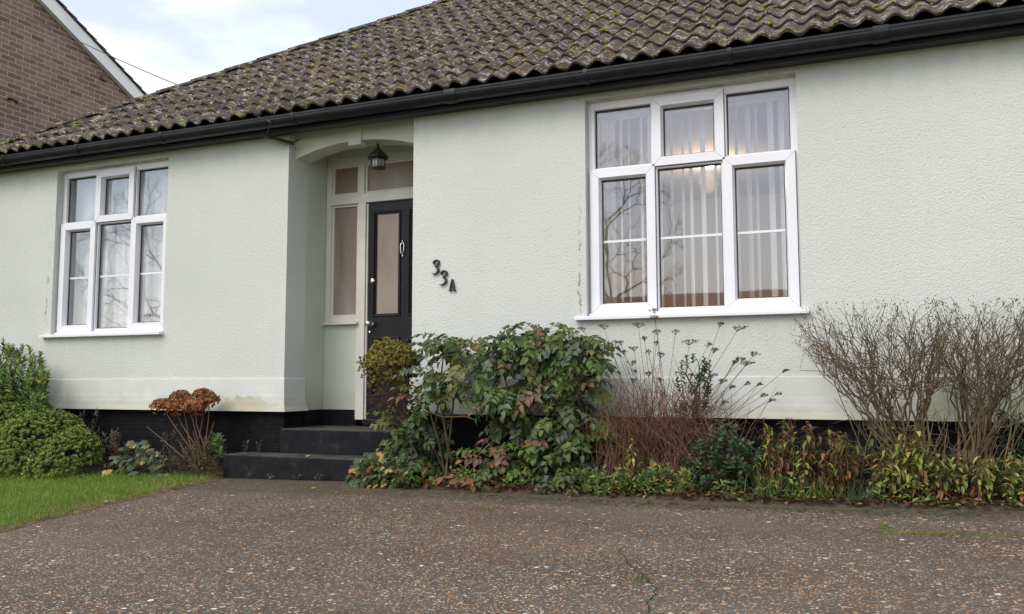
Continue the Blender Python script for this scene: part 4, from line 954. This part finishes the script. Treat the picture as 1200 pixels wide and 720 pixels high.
# broad leaf rosettes -------------------------------------------------------------
def bright(lab, u, v, y, n, L, Wd, cols, name='leafy_plant', el=.7, group=None):
    p = at(u, v, y); p[2] = gz(p[0], p[1])+.03; t = thing(name, lab, 'plant', tuple(p), group); lv = Leaves(); sm = MB()
    for k in range(n):
        az = rng.uniform(0, 6.28); e = rng.uniform(el*.3, el*1.5); d = leaf_dir(az, e); q = p+d*L*rng.uniform(.3, 1.1)+np.array([0, 0, rng.uniform(0, L*.5)]); sm.tube([p, q], .002, 3, False)
        nn = unit(np.cross(np.cross(d, (0, 0, 1)), d)); lv.add(q, unit(d+np.array([0, 0, -.35])), nn, L*rng.uniform(.7, 1.2), Wd*rng.uniform(.8, 1.1), vary(pick(cols), .2), .18, .3)
    sm.build('stems', M['dtwig'], t); lv.build('foliage', M['leaf'], t); rebase(t)
BRG = [(4, (.085, .18, .03)), (3, (.12, .21, .045)), (1, (.06, .13, .03))]
bright('fresh bright green broad leaved plant at the drive edge below the mahonia', 472, 570, -.62, 26, .075, .034, BRG)
shoots('leafy_plant', 'small bright green leafy plant beside the lower step by the hydrangea', (at(250, 545, -.2)[0], -.2, -.80), box_tips((240, 508), (262, 530), -.32, -.16, 16), BRG, .06, .022, 12, .4, 'leaf', 'dtwig', cat='plant')

# step weeds
for i, (u, v, y, n, L, lab) in enumerate([(288, 529, -.12, 18, .035, 'leftmost small weed growing on the lower step against the plinth'), (303, 530, -.12, 12, .03, 'small weed on the lower step just left of the upper step'), (318, 561, -.37, 10, .03, 'silvery weed at the foot of the lower step'),
        (292, 562, -.37, 9, .022, 'leftmost tiny green weed along the foot of the lower step'), (345, 563, -.37, 10, .024, 'tiny green weed right of the silvery weed at the step foot'), (374, 564, -.37, 12, .026, 'rightmost tiny weed at the foot of the lower step')]):
    p = at(u, v, y); p[2] = -.598 if i < 2 else gz(p[0], p[1])+.005; t = thing('small_weed', lab, 'weed', tuple(p), 'weeds around the doorsteps'); lv = Leaves(); c_ = [(1, (.30, .31, .27))] if i == 2 else [(2, (.085, .13, .05)), (1, (.12, .17, .09))]
    for k in range(n):
        d = leaf_dir(rng.uniform(0, 6.28), rng.uniform(.1, 1.2)); hh = rng.uniform(0, .10 if i < 2 else .045); lv.add(p+np.array([rng.normal()*.02, -.0+rng.normal()*.008, hh]), d, (0, 0, 1), L*rng.uniform(.7, 1.3), L*.5, vary(pick(c_)), .2, .2)
    sm = MB(); [sm.tube([p, p+np.array([rng.normal()*.02, 0, rng.uniform(.03, .10 if i < 2 else .04)])], .0015, 3, False) for k in range(4)]
    sm.build('stems', M['dtwig'], t); lv.build('foliage', M['leaf'], t); rebase(t)

# hydrangea -------------------------------------------------------------------------
hb = at(238, 548, -.3); hb[2] = gz(hb[0], -.3)+.03
t = thing('hydrangea', 'leafless hydrangea with large rust brown dried flower heads', 'shrub', tuple(hb)); sm = MB()
heads = [(190, 477, -.30, .092), (211, 467, -.22, .085), (205, 479, -.38, .085), (229, 479, -.36, .10), (238, 465, -.22, .085), (245, 469, -.30, .075), (219, 473, -.25, .08)]
for (u, v, y, r) in heads:
    c_ = at(u, v, y); b_ = hb+np.array([rng.uniform(-.06, .06), rng.uniform(-.04, .04), 0]); sm.tube([b_, b_*.6+c_*.4+np.array([rng.uniform(-.03, .03), 0, .02]), b_*.25+c_*.75+np.array([rng.uniform(-.02, .02), 0, 0]), c_], [.006, .0055, .0045, .004], 6)
for (u, v, y) in [(251, 494, -.3), (172, 500, -.3), (226, 505, -.25), (242, 515, -.3), (208, 515, -.25)]:
    c_ = at(u, v, y); sm.tube([hb+rng.normal(size=3)*.02, hb*.5+c_*.5+rng.normal(size=3)*.012, c_], [.006, .005, .003], 6)
sm.build('stems', M['hstem'], t)
for (u, v, y, r) in heads:
    c_ = at(u, v, y); lv = Leaves()
    for i in range(190):
        d = rv(); d[2] = abs(d[2]) if rng.uniform() < .8 else d[2]; k = rng.uniform(.65, 1.12); p = c_+np.array([d[0]*r*k, d[1]*r*k, d[2]*r*.72*k]); cc = pick([(4, (.36, .155, .065)), (3, (.25, .10, .042)), (2, (.46, .24, .12)), (.8, (.14, .06, .03))])
        n_ = unit(d+rng.normal(size=3)*.35); a = unit(np.cross(n_, rv())); b = np.cross(n_, a)
        for q_ in range(4): an = q_*math.pi/2; lv.add(p, a*math.cos(an)+b*math.sin(an), unit(n_+rng.normal(size=3)*.5), .022, .021, vary(cc, .25), .15, -.25)
    lv.build('flower_head', M['dry_leaf'], t)
rebase(t)
tp_ = box_tips((185, 508), (262, 556), -.45, -.15, 190, lambda u, v: v > 512+abs(u-235)*.5)
shoots('dead_perennial', 'brown and olive twiggy clump under the hydrangea heads', (at(232, 558, -.3)[0], -.3, -.80), tp_, [(3, (.09, .075, .035)), (2, (.07, .10, .035)), (2, (.12, .07, .04)), (1, (.16, .15, .06))],   .040, .011, 9, .35, 'dry_leaf', 'dtwig', cat='plant', r_end=.0016)
tp_ = box_tips((185, 497), (222, 535), -.25, -.1, 30)
shoots('grey_leaf_plant', 'small grey green leafed plant left of the hydrangea stems', (at(205, 550, -.2)[0], -.2, -.80), tp_, [(3, (.055, .075, .05)), (2, (.10, .12, .08))], .026, .018, 8, .3, 'leaf', 'dtwig', cat='plant', r_end=.0018)

# brown twiggy spiraea with flat seed heads -------------------------------------------
sb = at(772, 566, -.38); sb[2] = gz(sb[0], -.38)+.03
t = thing('spiraea_shrub', 'bare red brown twiggy shrub with flat dried flower heads under the window', 'shrub', tuple(sb)); sm = MB()
tips = []
for i in range(520):
    u = rng.uniform(688, 868); v = rng.uniform(398, 520); 
    if v < 395+abs(u-775)*.55+rng.uniform(0, 55): continue
    tips.append(at(u, v, rng.uniform(-.66, -.1)))
for g_ in range(8):
    sel = [p for p in tips if int((p[0]+5)*97) % 8 == g_]
    if sel: grow(sm, sb+np.array([rng.uniform(-.3, .25), rng.uniform(-.1, .1), 0]), np.array(sel), .0015, .45, .05, 4, .30)
for i in range(420):
    b_ = sb+np.array([rng.uniform(-.44, .48), rng.uniform(-.15, .15), rng.uniform(0, .1)]); c_ = at(rng.uniform(690, 850), rng.uniform(440, 510), rng.uniform(-.62, -.1)); c_[0] = .5*c_[0]+.5*b_[0]+rng.normal()*.17; c_[1] = min(c_[1], -.03); q1 = b_*.66+c_*.34+rng.normal(size=3)*.03; q2 = b_*.33+c_*.67+rng.normal(size=3)*.035; sm.tube([b_, q1, q2, c_], [.0024, .002, .0017, .001], 3, False); k_ = q2+rng.normal(size=3)*np.array([.06, .03, .05]); sm.tube([q2, k_], [.0013, .0008], 3, False)
sm.build('stems', M['twig'], t); sm = MB(); lv = Leaves()
umb = [(682, 384, 12), (707, 381, 15), (748, 379, 18), (767, 362, 12), (768, 371, 15), (770, 387, 12), (845, 378, 10), (866, 383, 20), (876, 424, 17), (885, 413, 12), (921, 433, 9), (808, 399, 24), (838, 409, 14), (715, 403, 10), (775, 414, 12), (720, 400, 8), (730, 411, 10), (862, 422, 8), (858, 452, 10), (895, 462, 9), (905, 468, 8), (740, 423, 12), (760, 436, 9), (700, 400, 12), (792, 387, 8), (876, 448, 9), (890, 449, 6), (912, 460, 7), (850, 470, 7), (831, 402, 9)]
for _ in range(16): umb.append((rng.uniform(700, 880), rng.uniform(395, 450), rng.uniform(6, 12)))
for (u, v, w) in umb:
    y = rng.uniform(-.55, -.15); c_ = at(u, v, y); b_ = sb+np.array([rng.uniform(-.12, .12), 0, 0]); k_ = b_*.5+c_*.5+np.array([(b_[0]-c_[0])*.06, 0, .03])
    hub = c_-unit(c_-b_)*.035; sm.tube([b_, k_+rng.normal(size=3)*.02, hub], [.0024, .0017, .0012], 4, False); r = w/360
    for j in range(int(7+w*.7)):
        a = rng.uniform(0, 6.28); k = math.sqrt(rng.uniform()); q_ = c_+np.array([math.cos(a)*r*k, math.sin(a)*r*k*.8, -.010*k*k+rng.uniform(-.004, .004)+.1*math.cos(a)*r*k*rng.uniform(-1, 1)]); sm.tube([hub, q_], .0008, 3, False)
        for s_ in range(4): lv.add(q_+rng.normal(size=3)*.003, rv(), rv(), .008, .007, vary((.16, .09, .065)))
sm.build('flower_stalks', M['dtwig'], t); lv.build('seed_heads', M['dry_leaf'], t); rebase(t)
tp_ = box_tips((788, 412), (838, 480), -.45, -.15, 30, lambda u, v: abs(u-812)+abs(v-445)*.35 < 28)
shoots('rose_bush', 'green leafy stem rising through the brown twigs under the window', (at(815, 545, -.3)[0], -.3, -.75), tp_, [(4, (.035, .07, .025)), (2, (.06, .11, .035))], .042, .024, 9, .35, 'leaf', 'dtwig', cat='shrub')

# bare sheared shrubs at the right --------------------------------------------------------
def bare(base, tips, lab, bud):
    b = np.array(base, float); zg = gz(b[0], b[1])+.02; hub = b.copy(); b[2] = zg; t = thing('bare_shrub', lab, 'shrub', tuple(b), 'clipped leafless shrubs'); sm = MB(); tips = np.array(tips)
    ang = np.arctan2(tips[:, 0]-b[0], tips[:, 2]-b[2]); order = np.argsort(ang+rng.normal(size=len(tips))*.22); ns = 19
    for g_ in np.array_split(order, ns):
        c_ = tips[g_].mean(0); bb = b+np.array([(c_[0]-b[0])*.05+rng.uniform(-.05, .05), rng.uniform(-.07, .07), 0]); h_ = hub+np.array([(c_[0]-b[0])*.16+rng.normal()*.035, rng.normal()*.05, rng.uniform(-.26, .0)]); sm.tube([bb, (bb+h_)/2+rng.normal(size=3)*.02, h_], [.0105, .0095, .0085], 6, False); grow(sm, h_, tips[g_], .0020, .30, .15, 6, .41)
    for i in range(45):   # suckers and dead stems tangled round the base
        b0_ = b+np.array([rng.normal()*.14, rng.normal()*.08, 0]); tp2 = tips[rng.integers(len(tips))]; e_ = b0_+(tp2-b0_)*rng.uniform(.35, .8)+rng.normal(size=3)*.05; e_[1] = min(e_[1], -.03)
        m1 = b0_*.6+e_*.4+rng.normal(size=3)*.03; m2 = b0_*.25+e_*.75+rng.normal(size=3)*.03; sm.tube([b0_, m1, m2, e_], [.0042, .0036, .0026, .0014], 4, False)
        for j in range(2): k_ = m2+rng.normal(size=3)*np.array([.09, .04, .07]); sm.tube([m2, (m2+k_)/2+rng.normal(size=3)*.012, k_], [.002, .0016, .001], 3, False)
    lv = Leaves()
    for p in tips:
        for j in range(3): lv.add(p+rng.normal(size=3)*.012, unit(rng.normal(size=3)*.5+np.array([0, 0, 1])), rv(), rng.uniform(.012, .022), .006, vary(bud))
    sm.build('branches', M['bark'], t, smooth=True); lv.build('buds', M['dry_leaf'], t); rebase(t)
tips = []
while len(tips) < 430:
    u = rng.uniform(925, 1125); v = rng.uniform(346, 480)
    lo = 395+(max(0, 1000-u))*-.10; 
    if v > np.interp(u, [925, 950, 980, 1010, 1060, 1125], [405, 432, 458, 478, 470, 455]) or v < np.interp(u, [925, 945, 980, 1125], [385, 362, 350, 352]): continue
    tips.append(at(u, v, rng.uniform(-.80, -.08)))
bare(tuple(at(1070, 500, -.40)), tips, 'left bare olive stemmed shrub, clipped flat on top, beside the window', (.12, .065, .045))
tips = []
while len(tips) < 370:
    u = rng.uniform(1078, 1260); v = rng.uniform(346, 480)
    if v > np.interp(u, [1078, 1150, 1200, 1260], [440, 480, 455, 410]) or v < np.interp(u, [1095, 1200, 1260], [356, 348, 352]): continue
    tips.append(at(u, v, rng.uniform(-.75, -.05)))
bare(tuple(at(1135, 505, -.36)), tips, 'right bare shrub, cut off by the right edge of the photo', (.12, .065, .045))

# low mixed planting on the right bed --------------------------------------------------------
tp_ = box_tips((800, 492), (890, 575), -.66, -.3, 190, lambda u, v: ((u-846)/46)**2+((v-545)/52)**2 < 1)
shoots('rose_foliage', 'dark green leafy clump with purple tinged leaves below the window', (at(846, 583, -.5)[0], -.48, -.74), tp_, [(5, (.055, .10, .042)), (3, (.075, .135, .055)), (.6, (.09, .055, .05)), (.4, (.22, .08, .03))], .048, .03, 8, .3, 'leaf', 'dtwig', cat='plant')
low = [((690, 572), 24, 22, 'bright small leafed clump at the foot of the large mahonia'), ((718, 575), 20, 20, 'low green clump just left of the brown twiggy shrub foot'), ((742, 576), 20, 22, 'second low green clump at the foot of the brown twiggy shrub'), ((765, 574), 18, 34, 'yellow green sprig in front of the brown twiggy shrub'), ((792, 576), 18, 28, 'pale yellow green leafy clump left of the dark rose clump')]
for i, ((u, v), w, h, lab) in enumerate(low):
    tp_ = box_tips((u-w, v-h), (u+w, v), -.70, -.48, 42)
    shoots('low_plant', lab, (at(u, v+6, -.6)[0], -.58, gz(-1.4, -.6)+.02), tp_, [(4, LG), (3, (.07, .13, .035)), (1.5 if i in (3, 4) else .3, YE)], .04, .016, 9, .25, 'leaf', 'dtwig', cat='plant', r_end=.0018, group='low green plants along the drive edge')
# tall yellow stemmed plants
def phlox(u0, u1, v0, v1, n, lab, cols, L=.06, Wd=.022, stem='hstem'):
    tp_ = box_tips((u0, v0), (u1, v1), -.70, -.35, n); bx = at((u0+u1)/2, v1+20, -.52)
    t = thing('perennial_plant', lab, 'plant', (bx[0], -.52, gz(bx[0], -.52)+.02), 'yellowing perennials in the right hand bed'); lv = Leaves(); sm = MB()
    for p in tp_:
        b_ = np.array([p[0]*.75+bx[0]*.25+rng.normal()*.02, p[1]*.8-.52*.2, gz(p[0], p[1])+.02]); mid = (b_+p)/2+rng.normal(size=3)*.015; sm.tube([b_, mid, p], [.0035, .003, .0018], 4, False)
        H_ = p[2]-b_[2]; m_ = max(9, int(H_/.014))
        for k in range(m_):
            f = .25+.75*k/m_; q_ = b_*(1-f)**2+2*mid*f*(1-f)+p*f*f; az = k*2.2+rng.uniform(-.5, .5); col = pick(cols if f > .45 else [(3, BR), (2, RB), (1, cols[0][1])]); d = leaf_dir(az, rng.uniform(-.9, .7)); lv.add(q_, d, (0, 0, 1), L*rng.uniform(.6, 1.25), Wd*rng.uniform(.7, 1.2), vary(col), .25, .35)
    sm.build('stems', M[stem], t); lv.build('foliage', M['leaf'], t); rebase(t)
PC = [(3, (.27, .29, .06)), (3, (.15, .22, .05)), (1.5, (.46, .40, .14)), (.8, (.20, .11, .045))]
DC = [(3, (.20, .105, .045)), (1.5, (.13, .075, .04)), (1.6, (.26, .27, .07)), (1.2, (.12, .18, .045))]
phlox(895, 955, 488, 562, 40, 'brown drying perennial with a few yellow leaves right of the rose clump', DC)
phlox(955, 1005, 496, 565, 36, 'reddish brown withered perennial before the left bare shrub', DC)
phlox(1020, 1075, 492, 575, 38, 'yellow green leafed perennial in front of the left bare shrub', PC, .065, .026)
phlox(1062, 1100, 512, 578, 20, 'pale yellow leafed perennial between the two bare shrubs', PC, .065, .026)
phlox(1105, 1150, 525, 580, 22, 'short yellow leafed perennial in front of the right bare shrub', PC, .055, .024)
phlox(1150, 1215, 525, 580, 36, 'yellow and brown perennial at the right edge of the bed', PC, .06, .028)
phlox(725, 742, 510, 570, 9, 'pale yellow drooping sprig before the brown twiggy shrub', PC, .05, .018)
phlox(885, 912, 488, 560, 14, 'green and yellow tipped stems just right of the rose clump', [(3, (.14, .20, .05)), (1, YE)], .045, .02)
tp_ = box_tips((1165, 480), (1250, 560), -.35, -.08, 110)
shoots('evergreen_shrub', 'dark green small leafed evergreen behind the right bare shrub', (at(1200, 560, -.2)[0], -.2, -.70), tp_, [(4, (.03, .07, .025)), (2, (.06, .12, .035))], .035, .018, 12, .4, 'gloss_leaf', 'dtwig')
tp_ = box_tips((985, 520), (1120, 560), -.40, -.12, 130)
shoots('creeping_shrub', 'low dark evergreen growth at the feet of the bare shrubs', (at(1050, 575, -.25)[0], -.25, -.71), tp_, [(4, (.035, .06, .025)), (2, (.06, .09, .03)), (1.5, BR)], .032, .016, 8, .35, 'leaf', 'dtwig', cat='shrub')

# grass tufts
def tuft(u, v, y, n, h, lab, cols, sp=.05, dz=.02):
    p = at(u, v, y) if y is not None else u; p[2] = gz(p[0], p[1])+dz; lv = Leaves()
    for k in range(n):
        d = unit((rng.normal()*.45, rng.normal()*.45, 1)); lv.add(p+np.array([rng.normal()*sp, rng.normal()*sp*.6, 0]), d, rv(), h*rng.uniform(.5, 1.2), .005, vary(pick(cols)), .3, rng.uniform(0, .5))
    o = lv.build('grass_tuft', M['grass'], None); tag(o, lab, 'grass tuft', 'grass tufts in bed and drive')
GR = [(3, (.12, .20, .035)), (2, (.17, .22, .06)), (1, (.26, .24, .10))]
tuft(905, 586, -.66, 110, .17, 'pale green grass tuft in the bed right of the rose clump', GR, .06)
tuft(940, 588, -.66, 120, .15, 'broad grass tuft before the brown withered perennials', GR, .07)
tuft(975, 588, -.68, 70, .15, 'thin grass tuft left of the blue green blades', GR, .05)
tuft(1005, 594, -.72, 45, .13, 'blue green arching blades at the drive edge', [(1, (.08, .14, .09))], .03)
DRV = [(571, 598, 26, .04, 'small pale grass tuft growing in the drive before the mahonia'), (768, 606, 18, .035, 'tiny grass tuft at the head of the crack in the drive'), (755, 681, 26, .022, 'moss and grass filling the crack in the drive')]
for (u, v, n, h, lab) in DRV:
    a = A_*FPX+R_*(u-600)-U_*(v-360); C0 = np.array([0, -DIST, 0]); n_ = np.array([-.0185, -.03, 1]); cc = -.79+.0185*4.5+.03*.35; tt = (cc-n_@C0)/(n_@a); g = C0+a*tt
    tuft(np.array(g), None, None, n, h, lab, [(1, (.17, .22, .07)), (1, (.28, .27, .12))] if v < 650 else [(1, (.10, .13, .02))], .035 if v < 650 else .03, .002)

# lawn grass, leaf litter, moss: uncountable
def gpt(u, v):
    a = A_*FPX+R_*(u-600)-U_*(v-360); C0 = np.array([0, -DIST, 0]); n_ = np.array([-.0185, -.03, 1]); cc = -.79+.0185*4.5+.03*.35; return C0+a*((cc-n_@C0)/(n_@a))
NB = 85000; X = rng.uniform(-9.2, -4.62, NB); Yv = rng.uniform(-4.6, -.28, NB)
el = np.interp(Yv, [d[0] for d in DL], [d[1] for d in DL]); k = X < el+rng.normal(size=NB)*.014+.012*np.sin(Yv*17)+.028; X, Yv = X[k], Yv[k]; el = el[k]; NB = len(X)
gzv = -.79+.0185*(np.clip(X, -12, 6)+4.5)+.03*(Yv+.35)+.010
a = np.zeros((NB, 16)); a[:, 0] = X; a[:, 1] = Yv; a[:, 2] = gzv; dd = rng.normal(size=(NB, 3))*np.array([.55, .55, .1])+np.array([0, 0, 1]); a[:, 3:6] = dd; a[:, 6:9] = rng.normal(size=(NB, 3)); a[:, 9] = rng.uniform(.022, .055, NB); a[:, 10] = rng.uniform(.003, .0055, NB)
pn = np.sin(X*2.1+1)*np.sin(Yv*3.3)+np.sin(X*5+Yv*4)*.5; dry = (el-X < .07+.06*np.sin(Yv*6)) & (rng.uniform(size=NB) < .6)
g1 = np.array([.16, .29, .028]); g2 = np.array([.28, .38, .06]); f = (rng.uniform(size=NB)*.7+.3*(pn > 0))[:, None]; cc = g1*(1-f)+g2*f; cc *= rng.uniform(.7, 1.2, (NB, 1)); cc[dry] = np.array([.34, .27, .10])*rng.uniform(.6, 1.2, (dry.sum(), 1)); st_ = rng.uniform(size=NB) < .05; cc[st_] = (.30, .26, .12)
a[:, 11:14] = cc; a[:, 14] = .25; a[:, 15] = rng.uniform(0, .6, NB)
lv = Leaves(); lv.batch(a); o = lv.build('lawn_grass', M['grass']); tag(o, 'short green lawn grass left of the drive', 'grass', kind='stuff')
lv = Leaves()
for i in range(2600):
    x = rng.uniform(-3.7, 2.5); ye = np.interp(x, [e[0] for e in edge], [e[1] for e in edge]); y = ye+abs(rng.normal())*.18-.02
    if y > -.03: continue
    lv.add((x, y, gz(x, y)+.02+rng.uniform(0, .03)+min(.03, (y-ye)*.1)), unit((rng.normal(), rng.normal(), rng.normal()*.3)), unit((rng.normal()*.5, rng.normal()*.5, 1)), rng.uniform(.02, .06), rng.uniform(.012, .032), vary(pick([(4, (.13, .065, .03)), (3, (.08, .045, .025)), (1, (.26, .15, .07)), (.6, (.3, .2, .12))])), .2, rng.uniform(-.3, .5))
for i in range(110):
    p = gpt(rng.uniform(515, 592), rng.uniform(560, 580)); lv.add((p[0], p[1]+.03, p[2]+.04+rng.uniform(0, .05)), unit((rng.normal(), rng.normal(), rng.normal()*.4)), unit((rng.normal()*.6, -.4, 1)), rng.uniform(.05, .09), rng.uniform(.03, .05), vary(pick([(2, (.30, .16, .09)), (2, (.20, .10, .055)), (1, (.36, .22, .12))])), .15, rng.uniform(-.2, .4))
tag(lv.build('leaf_litter', M['dry_leaf']), 'brown fallen leaves lying along the edge of the bed', 'leaf litter', kind='stuff')
mb = MB()
for i in range(330):
    t_ = rng.uniform(0, 1)**1.3; u = 1028+t_*190; v = 623.5+t_*6.5+rng.normal()*(.9); p = gpt(u, v); mb.blob((p[0], p[1], p[2]+.001), rng.uniform(.004, .012)*(1.25-t_*.6), int(rng.integers(1e6)), .45)
for i in range(60):
    p = gpt(1034+rng.normal()*3.2, 617.5+rng.normal()*1.2); mb.blob((p[0], p[1], p[2]+.002), rng.uniform(.004, .011), int(rng.integers(1e6)), .5)
tag(mb.build('moss_strip', M['moss_green'], smooth=True), 'yellow green moss line along a seam of the drive, right', 'moss', kind='stuff')
mb = MB()
for i in range(420):
    u = rng.uniform(560, 1200); v = np.interp(u, [560, 700, 800, 1000, 1200], [580, 586, 591, 598, 601])+abs(rng.normal())*2.5; p = gpt(u, v); mb.blob((p[0], p[1], p[2]+.001), rng.uniform(.004, .016), int(rng.integers(1e6)), .35)
for (u, v) in [(699, 588), (758, 590), (790, 590), (825, 597), (895, 589), (940, 598)]:
    for i in range(14): p = gpt(u+rng.normal()*3, v+rng.normal()*.8); mb.blob((p[0], p[1], p[2]+.003), rng.uniform(.006, .018), int(rng.integers(1e6)), .5)
tag(mb.build('edge_moss', mat_simple('dark edge moss', (.055, .048, .018), .95, .5, 20, .8, 90), smooth=True), 'dark moss crumbs along the edge between bed and drive', 'moss', kind='stuff')
# crack in the drive
pts = [gpt(u, v) for u, v in [(725, 643), (733, 655), (740, 664), (750, 673), (760, 680), (768, 690), (766, 700), (758, 712), (756, 722)]]; fine = []
for p_, q_ in zip(pts, pts[1:]):
    for k in range(5): fine.append(p_+(q_-p_)*k/5+np.array([rng.normal()*.006, rng.normal()*.006, 0]))
mb = MB(); wv = [rng.uniform(.0012, .0045) for _ in fine]
for i in range(len(fine)-1):
    a_, b_ = fine[i], fine[i+1]; mb.poly([(a_[0]-wv[i], a_[1], a_[2]+.0015), (a_[0]+wv[i], a_[1], a_[2]+.0015), (b_[0]+wv[i+1], b_[1], b_[2]+.0015), (b_[0]-wv[i+1], b_[1], b_[2]+.0015)])
tag(mb.build('crack', mat_simple('dark crack dirt', (.02, .018, .014), .95), merge=True), kind='structure')
lv = Leaves()
for i in range(5200):
    x = rng.uniform(-3.6, 2.5); ye = np.interp(x, [e[0] for e in edge], [e[1] for e in edge]); y = ye+abs(rng.normal())*.14+.01
    if y > -.05 or math.sin(x*7)+math.sin(x*17+2)+rng.normal()*.7 < -.2: continue
    h = rng.uniform(0, .09)*(1+.9*math.sin(x*11)+.5*math.sin(x*29)); lv.add((x, y, gz(x, y)+.02+h), leaf_dir(rng.uniform(0, 6.28), rng.uniform(-.2, 1.2)), unit((rng.normal()*.5, -.6, .8)), rng.uniform(.02, .05), rng.uniform(.010, .022), vary(pick([(4, LG), (3, MG), (2, DG), (1, YG), (.4, YE)])), .2, rng.uniform(0, .4))
tag(lv.build('bed_weeds', M['leaf']), 'low green weeds filling the front of the right hand bed', 'weeds', kind='stuff')
# fallen leaves on steps and drive
for (u, v, y, col, lab, L) in [(448, 503.5, -.03, (.32, .10, .05), 'red fallen leaf on the upper step tread', .035), (358, 537, -.33, (.42, .36, .18), 'pale curled leaf on the edge of the lower step', .04), (364, 574, None, (.40, .20, .08), 'orange brown leaf lying on the drive before the steps', .045), (122, 599, None, (.6, .62, .5), 'tiny white petal on the lawn near the drive edge', .022)]:
    p = at(u, v, y) if y is not None else gpt(u, v); p[2] = (-.392 if y == -.03 else -.596) if y is not None else p[2]+(.06 if u == 122 else .006); lv = Leaves()
    lv.add(p, (1, .3, .1), (0, -.5, 1), L, L*.6, col, .25, -.2); lv.add(p+np.array([.004, .004, 0]), (-.3, 1, .3), (.2, -.5, 1), L*.6, L*.4, col, .25, -.2); tag(lv.build('fallen_leaf', M['dry_leaf']), lab, 'leaf')

# ------------------------------------------------------------------ across the road (seen only as reflections in the panes)
def bare_tree(x, y, h, w, n, lab):
    b = np.array([x, y, gz(x, y)]); t = thing('bare_tree', lab, 'tree', tuple(b), 'bare trees across the road'); tips = []
    while len(tips) < n:
        d = rv(); p = b+np.array([d[0]*w, d[1]*w, h*.62+d[2]*h*.38]); 
        if p[2] > b[2]+h*.2: tips.append(p)
    mb = MB(); c_ = b+np.array([0, 0, h*.24]); mb.tube([b, c_], [.12, .10], 8); mb.build('trunk', M['bark'], t); mb = MB(); grow(mb, c_, np.array(tips), .0046, .36, .07, 5, .42); mb.build('crown', M['dtwig'], t); rebase(t)
bare_tree(-26, -20, 9.5, 3.4, 1700, 'bare tree reflected in the left hand window')
bare_tree(-9.5, -27, 11.0, 3.0, 1500, 'bare tree reflected in the left pane of the right hand window')
OH = thing('opposite_house', 'low brick house with orange tiled roof across the road', 'house', (-7, -34, -1.2))
MB().box(-13, -3, -38, -33, -1.6, 2.6).build('wall', M['obrick'], OH); MB().prism([(-32.7, 2.6), (-38.3, 2.6), (-35.5, 4.3)], 0, -13.3, -2.7).build('roof', mat_simple('orange tile', (.30, .12, .06), .9, .2, 8), OH); rebase(OH)
